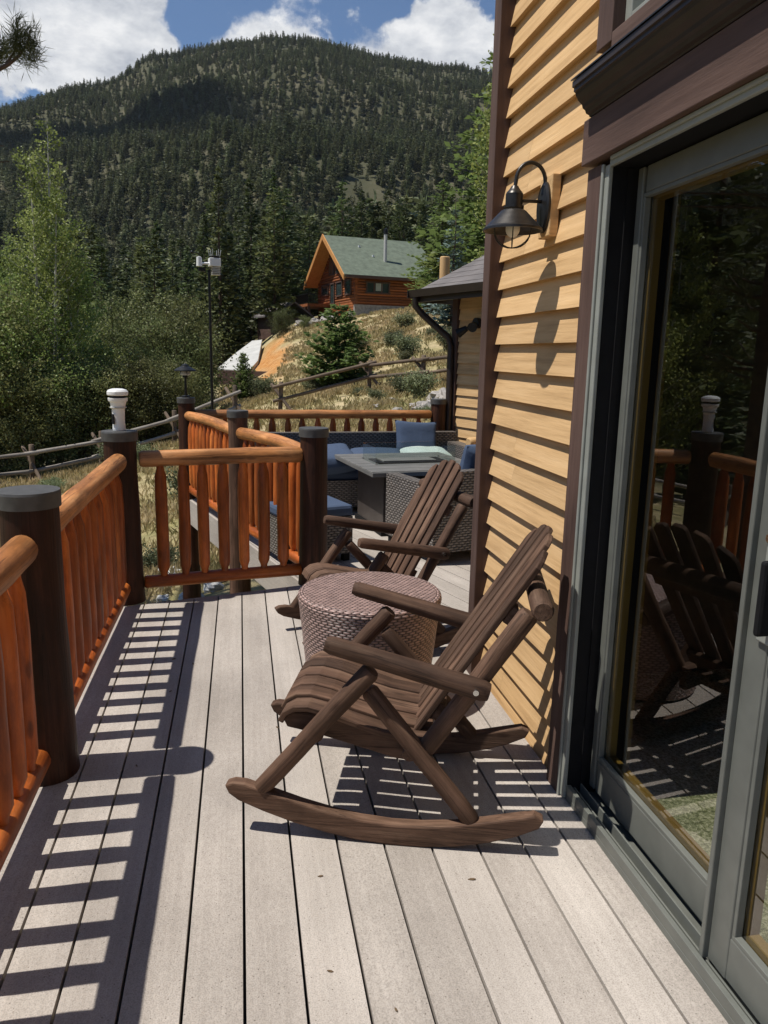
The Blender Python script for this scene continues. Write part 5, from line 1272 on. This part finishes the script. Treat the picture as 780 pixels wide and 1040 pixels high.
# dry grass
def grass():
    g = np.random.default_rng(9); c, a, b, rn = [], [], [], []
    n = 0
    while n < 15000:
        az = g.uniform(-24, 19); r = 4 + 52 * g.random() ** .8
        if az < -1.5 and r > 29: continue
        x, y = polar(az, r)
        if -.9 < x < 7 and -2 < y < 9.2: 
            if not (x < .2 and y > 4.9 and x < .42 - (y - 4.95) * .31 - .15): continue
        f = noise.noise(Vector((x / 2.2, y / 2.2, 2)))
        if max(0, 1 - abs(az - 1.9) / 1.9) * max(0, 1 - abs(r - 48) / 12) > .25: continue
        if f < -.1 and g.random() < .8: continue
        z = hz(x, y); n += 1; tone = min(1, max(0, .45 + f * .6 + g.normal() * .18)); hgt = g.uniform(.08, .26)
        for q in range(6):
            d = unit(np.array([g.normal() * .45, g.normal() * .45, 1.])); c.append((x + g.normal() * .07, y + g.normal() * .07, z + hgt * .45)); a.append(d * hgt * .6); b.append(unit(np.cross(d, [g.normal(), g.normal(), 0])) * .011 * (1 + r / 25)); rn.append(tone)
    me = quads_mesh('dry_grass', np.array(c), np.array(a), np.array(b), np.array(rn), M['grass']); o = bpy.data.objects.new('dry_grass', me); COL.objects.link(o); tag(o, 'dry tan and green grass over the hillside', 'grass', kind='stuff')
grass()

# boulders
def rock(label, p, s_, mat='stone', grp=None, seed=0):
    mb = MB(); mb.sphere((0, 0, 0), 1, (1, .8, .62), 14, 9, lump=.55); o = mb.build('boulder', M[mat]); o.location = p; o.scale = (s_,) * 3; o.rotation_euler = (0, 0, seed * 1.7); tag(o, label, 'rock', grp)
g = random.Random(4)
for k, (a, r, s_) in enumerate(((11.6, 20, .26), (12.4, 19.5, .20), (13.3, 19, .33), (14.2, 19.5, .36), (12.8, 21, .22), (14.6, 21.5, .42), (15.4, 21, .4), (11.0, 23, .16), (9.9, 22, .14), (13.7, 20.6, .18))):
    x, y = polar(a, r); rock('pale boulder on the bank below the right fence', (x, y, hz(x, y) + s_ * .2), s_, grp='boulders below the right fence', seed=k)
for k in range(46):
    y = g.uniform(5.6, 10.5); x = g.uniform(-1.7, .2 - (y - 5) * .1); 
    rock('white landscaping stone under the cross railing', (x, y, hz(x, y) + .03), g.uniform(.07, .16), 'whitestone', 'white stones below the deck', k)
for k in range(6):
    a = g.uniform(3.2, 6.5); r = 56 + g.uniform(-1, 2); x, y = polar(a, r); rock('rock in the low row beneath the cabin deck', (x, y, hz(x, y) + .1), g.uniform(.25, .5), 'stone', 'rocks beneath the cabin deck', k)

# ponderosa pine outside the left edge; one tufted branch reaches into the top left corner
def near_pine():
    x0, y0 = polar(-25, 9.5); t = thing('ponderosa_pine', 'long-needled pine branch reaching in at the top left corner', 'tree', (x0, y0, hz(x0, y0)))
    gz_ = hz(x0, y0); mb = MB(); mb.tube([(0, 0, -.3), (0, 0, 1), (.05, 0, 4), (.0, .05, 7), (.02, 0, 11)], [.26, .2, .17, .12, .04], 12, bump=.2); mb.build('trunk', M['bark'], t)
    g = np.random.default_rng(12); branches = []; c, a, b, rn = [], [], [], []
    class _T:
        def tube(self, *k, **kw): m_ = MB(); m_.tube(*k, **kw); branches.append(m_)
    mb = _T()
    def tuft(p, d, n=85, ln=.15):
        for _ in range(n):
            dd = unit(np.array(d) * .55 + g.normal(size=3) * .55); st = np.array(p) + g.normal(size=3) * .02 - np.array(d) * g.uniform(0, .14)
            c.append(st + dd * ln * .5); a.append(dd * ln * .5); b.append(unit(np.cross(dd, g.normal(size=3))) * .0030); rn.append(g.uniform(.1, .9))
    def w2l(u, v, r): p = P_(u, v, r); return (p.x - x0, p.y - y0, p.z - gz_)
    base_ = Vector((0, 0, P_(0, 95, 9).z - gz_ + .1))
    # main visible branch
    B = [base_, Vector(w2l(-40, 88, 9.2)), Vector(w2l(-8, 74, 9.0)), Vector(w2l(8, 66, 9)), Vector(w2l(20, 56, 9)), Vector(w2l(28, 44, 9)), Vector(w2l(31, 30, 9))]
    mb.tube([tuple(p) for p in B], [.05, .035, .022, .018, .014, .010, .006], 8, bump=.15)
    B2 = [B[2], Vector(w2l(6, 66, 9.05)), Vector(w2l(15, 52, 9.1)), Vector(w2l(18, 30, 9.1)), Vector(w2l(17, 20, 9.1))]
    mb.tube([tuple(p) for p in B2], [.016, .014, .011, .009, .005], 7)
    for (u, v) in ((31, 28), (33, 36), (30, 44), (34, 52), (27, 56), (17, 20), (17, 30), (19, 38), (12, 36), (22, 44), (12, 46), (18, 50), (24, 33), (30, 54), (15, 43)):
        tuft(w2l(u, v, 9.05 + g.uniform(-.1, .1)), unit(np.array([g.normal() * .5, g.normal() * .5, 1.])))
    B3 = [base_ + Vector((0, 0, .25)), Vector(w2l(-40, 70, 9.4)), Vector(w2l(-12, 60, 9.3)), Vector(w2l(2, 54, 9.3))]; mb.tube([tuple(p) for p in B3], [.04, .03, .018, .008], 7)
    for (u, v) in ((1, 50), (3, 55), (-2, 44), (-6, 55), (-3, 58), (5, 58), (0, 46)): tuft(w2l(u, v, 9.3), unit(np.array([.5, 0, .8])))
    for k in range(70):    # the rest of the crown, beyond the left edge
        z = g.uniform(3.2, 11.2); th = g.uniform(0, 2 * np.pi); L_ = min(1.9, (11.6 - z) * .45 + .3) * g.uniform(.6, 1.0)
        if math.cos(th) > .25 and math.sin(th) > -.9: L_ *= .45
        p1 = (math.cos(th) * L_, math.sin(th) * L_, z + .25 * L_); mb.tube([(0, 0, z), (p1[0] * .6, p1[1] * .6, z + .05), p1], [.03, .02, .008], 5)
        for q in range(6):
            s_ = g.uniform(.45, 1); tuft((p1[0] * s_ + g.normal() * .15, p1[1] * s_ + g.normal() * .15, z + .25 * L_ * s_ + g.normal() * .12), unit(np.array([math.cos(th), math.sin(th), .8])), 45)
    # dead twigs lower down at the frame edge
    for v, l in ((164, 10), (148, 4)):
        p = [Vector((0, 0, P_(0, v, 9).z - gz_)), Vector(w2l(-30, v + 2, 9)), Vector(w2l(l, v, 9))]; mb.tube([tuple(q) for q in p], [.02, .008, .003], 5)
    for br_ in branches: br_.build('branch', M['bark'], t)
    obj('needles', quads_mesh('needles', np.array(c), np.array(a), np.array(b), np.array(rn), M['conifer']), t)
near_pine()

# one drifting cloud high to the left, above the frame: it throws the shade band across the mountain
def cloud():
    g = random.Random(2); mb = MB()
    # shade centre around azimuth -5, range 520, so the cloud hangs up-sun (towards -x)
    hgt = 1250; 
    for k in range(34):
        aa = g.uniform(-32, -3); rr = 830 + g.uniform(-45, 45) - (aa + 8) * 4; x, y = polar(aa, rr); zz = hz(x, y, False)
        s_ = g.uniform(55, 95); mb.sphere((x - (hgt - zz) / math.tan(R(EL)), y, hgt + g.uniform(-10, 30)), s_, (1, .75, .4), 12, 8, lump=.3)
    o = mb.build('drifting_cloud', M['cloud']); struct(o)
def cloudmat():
    m, nt, b, out = newmat('cloud_vapour'); L = nt.links.new
    b.inputs['Base Color'].default_value = (.85, .85, .86, 1); b.inputs['Roughness'].default_value = 1
    lw = N(nt, 'ShaderNodeLayerWeight'); lw.inputs['Blend'].default_value = .5
    mr = N(nt, 'ShaderNodeMapRange', interpolation_type='SMOOTHSTEP'); mr.inputs['From Min'].default_value = .15; mr.inputs['From Max'].default_value = .95; mr.inputs['To Min'].default_value = .27; mr.inputs['To Max'].default_value = 0
    L(lw.outputs['Facing'], mr.inputs[0]); tr = N(nt, 'ShaderNodeBsdfTransparent'); mx = N(nt, 'ShaderNodeMixShader')
    L(mr.outputs[0], mx.inputs[0]); L(tr.outputs[0], mx.inputs[1]); L(b.outputs[0], mx.inputs[2]); L(mx.outputs[0], out.inputs[0]); return m
M['cloud'] = cloudmat()
cloud()

def haze():
    mb = MB(); mb.box((0, 600, 700), (6400, 6400, 1520)); o = mb.build('haze', M['black']); m = bpy.data.materials.new('air'); m.use_nodes = True; nt = m.node_tree; nt.nodes.clear()
    out = nt.nodes.new('ShaderNodeOutputMaterial'); v = nt.nodes.new('ShaderNodeVolumePrincipled'); v.inputs['Density'].default_value = .00004; v.inputs['Color'].default_value = (.80, .88, 1, 1); v.inputs['Anisotropy'].default_value = .2
    nt.links.new(v.outputs[0], out.inputs['Volume']); o.data.materials.clear(); o.data.materials.append(m); tag(o, 'thin bluish air haze over the valley', 'haze', kind='stuff')
haze()
C.render.engine = 'CYCLES'
C.cycles.max_bounces = 6; C.cycles.transparent_max_bounces = 32; C.cycles.diffuse_bounces = 3; C.cycles.glossy_bounces = 4
C.cycles.use_denoising = True
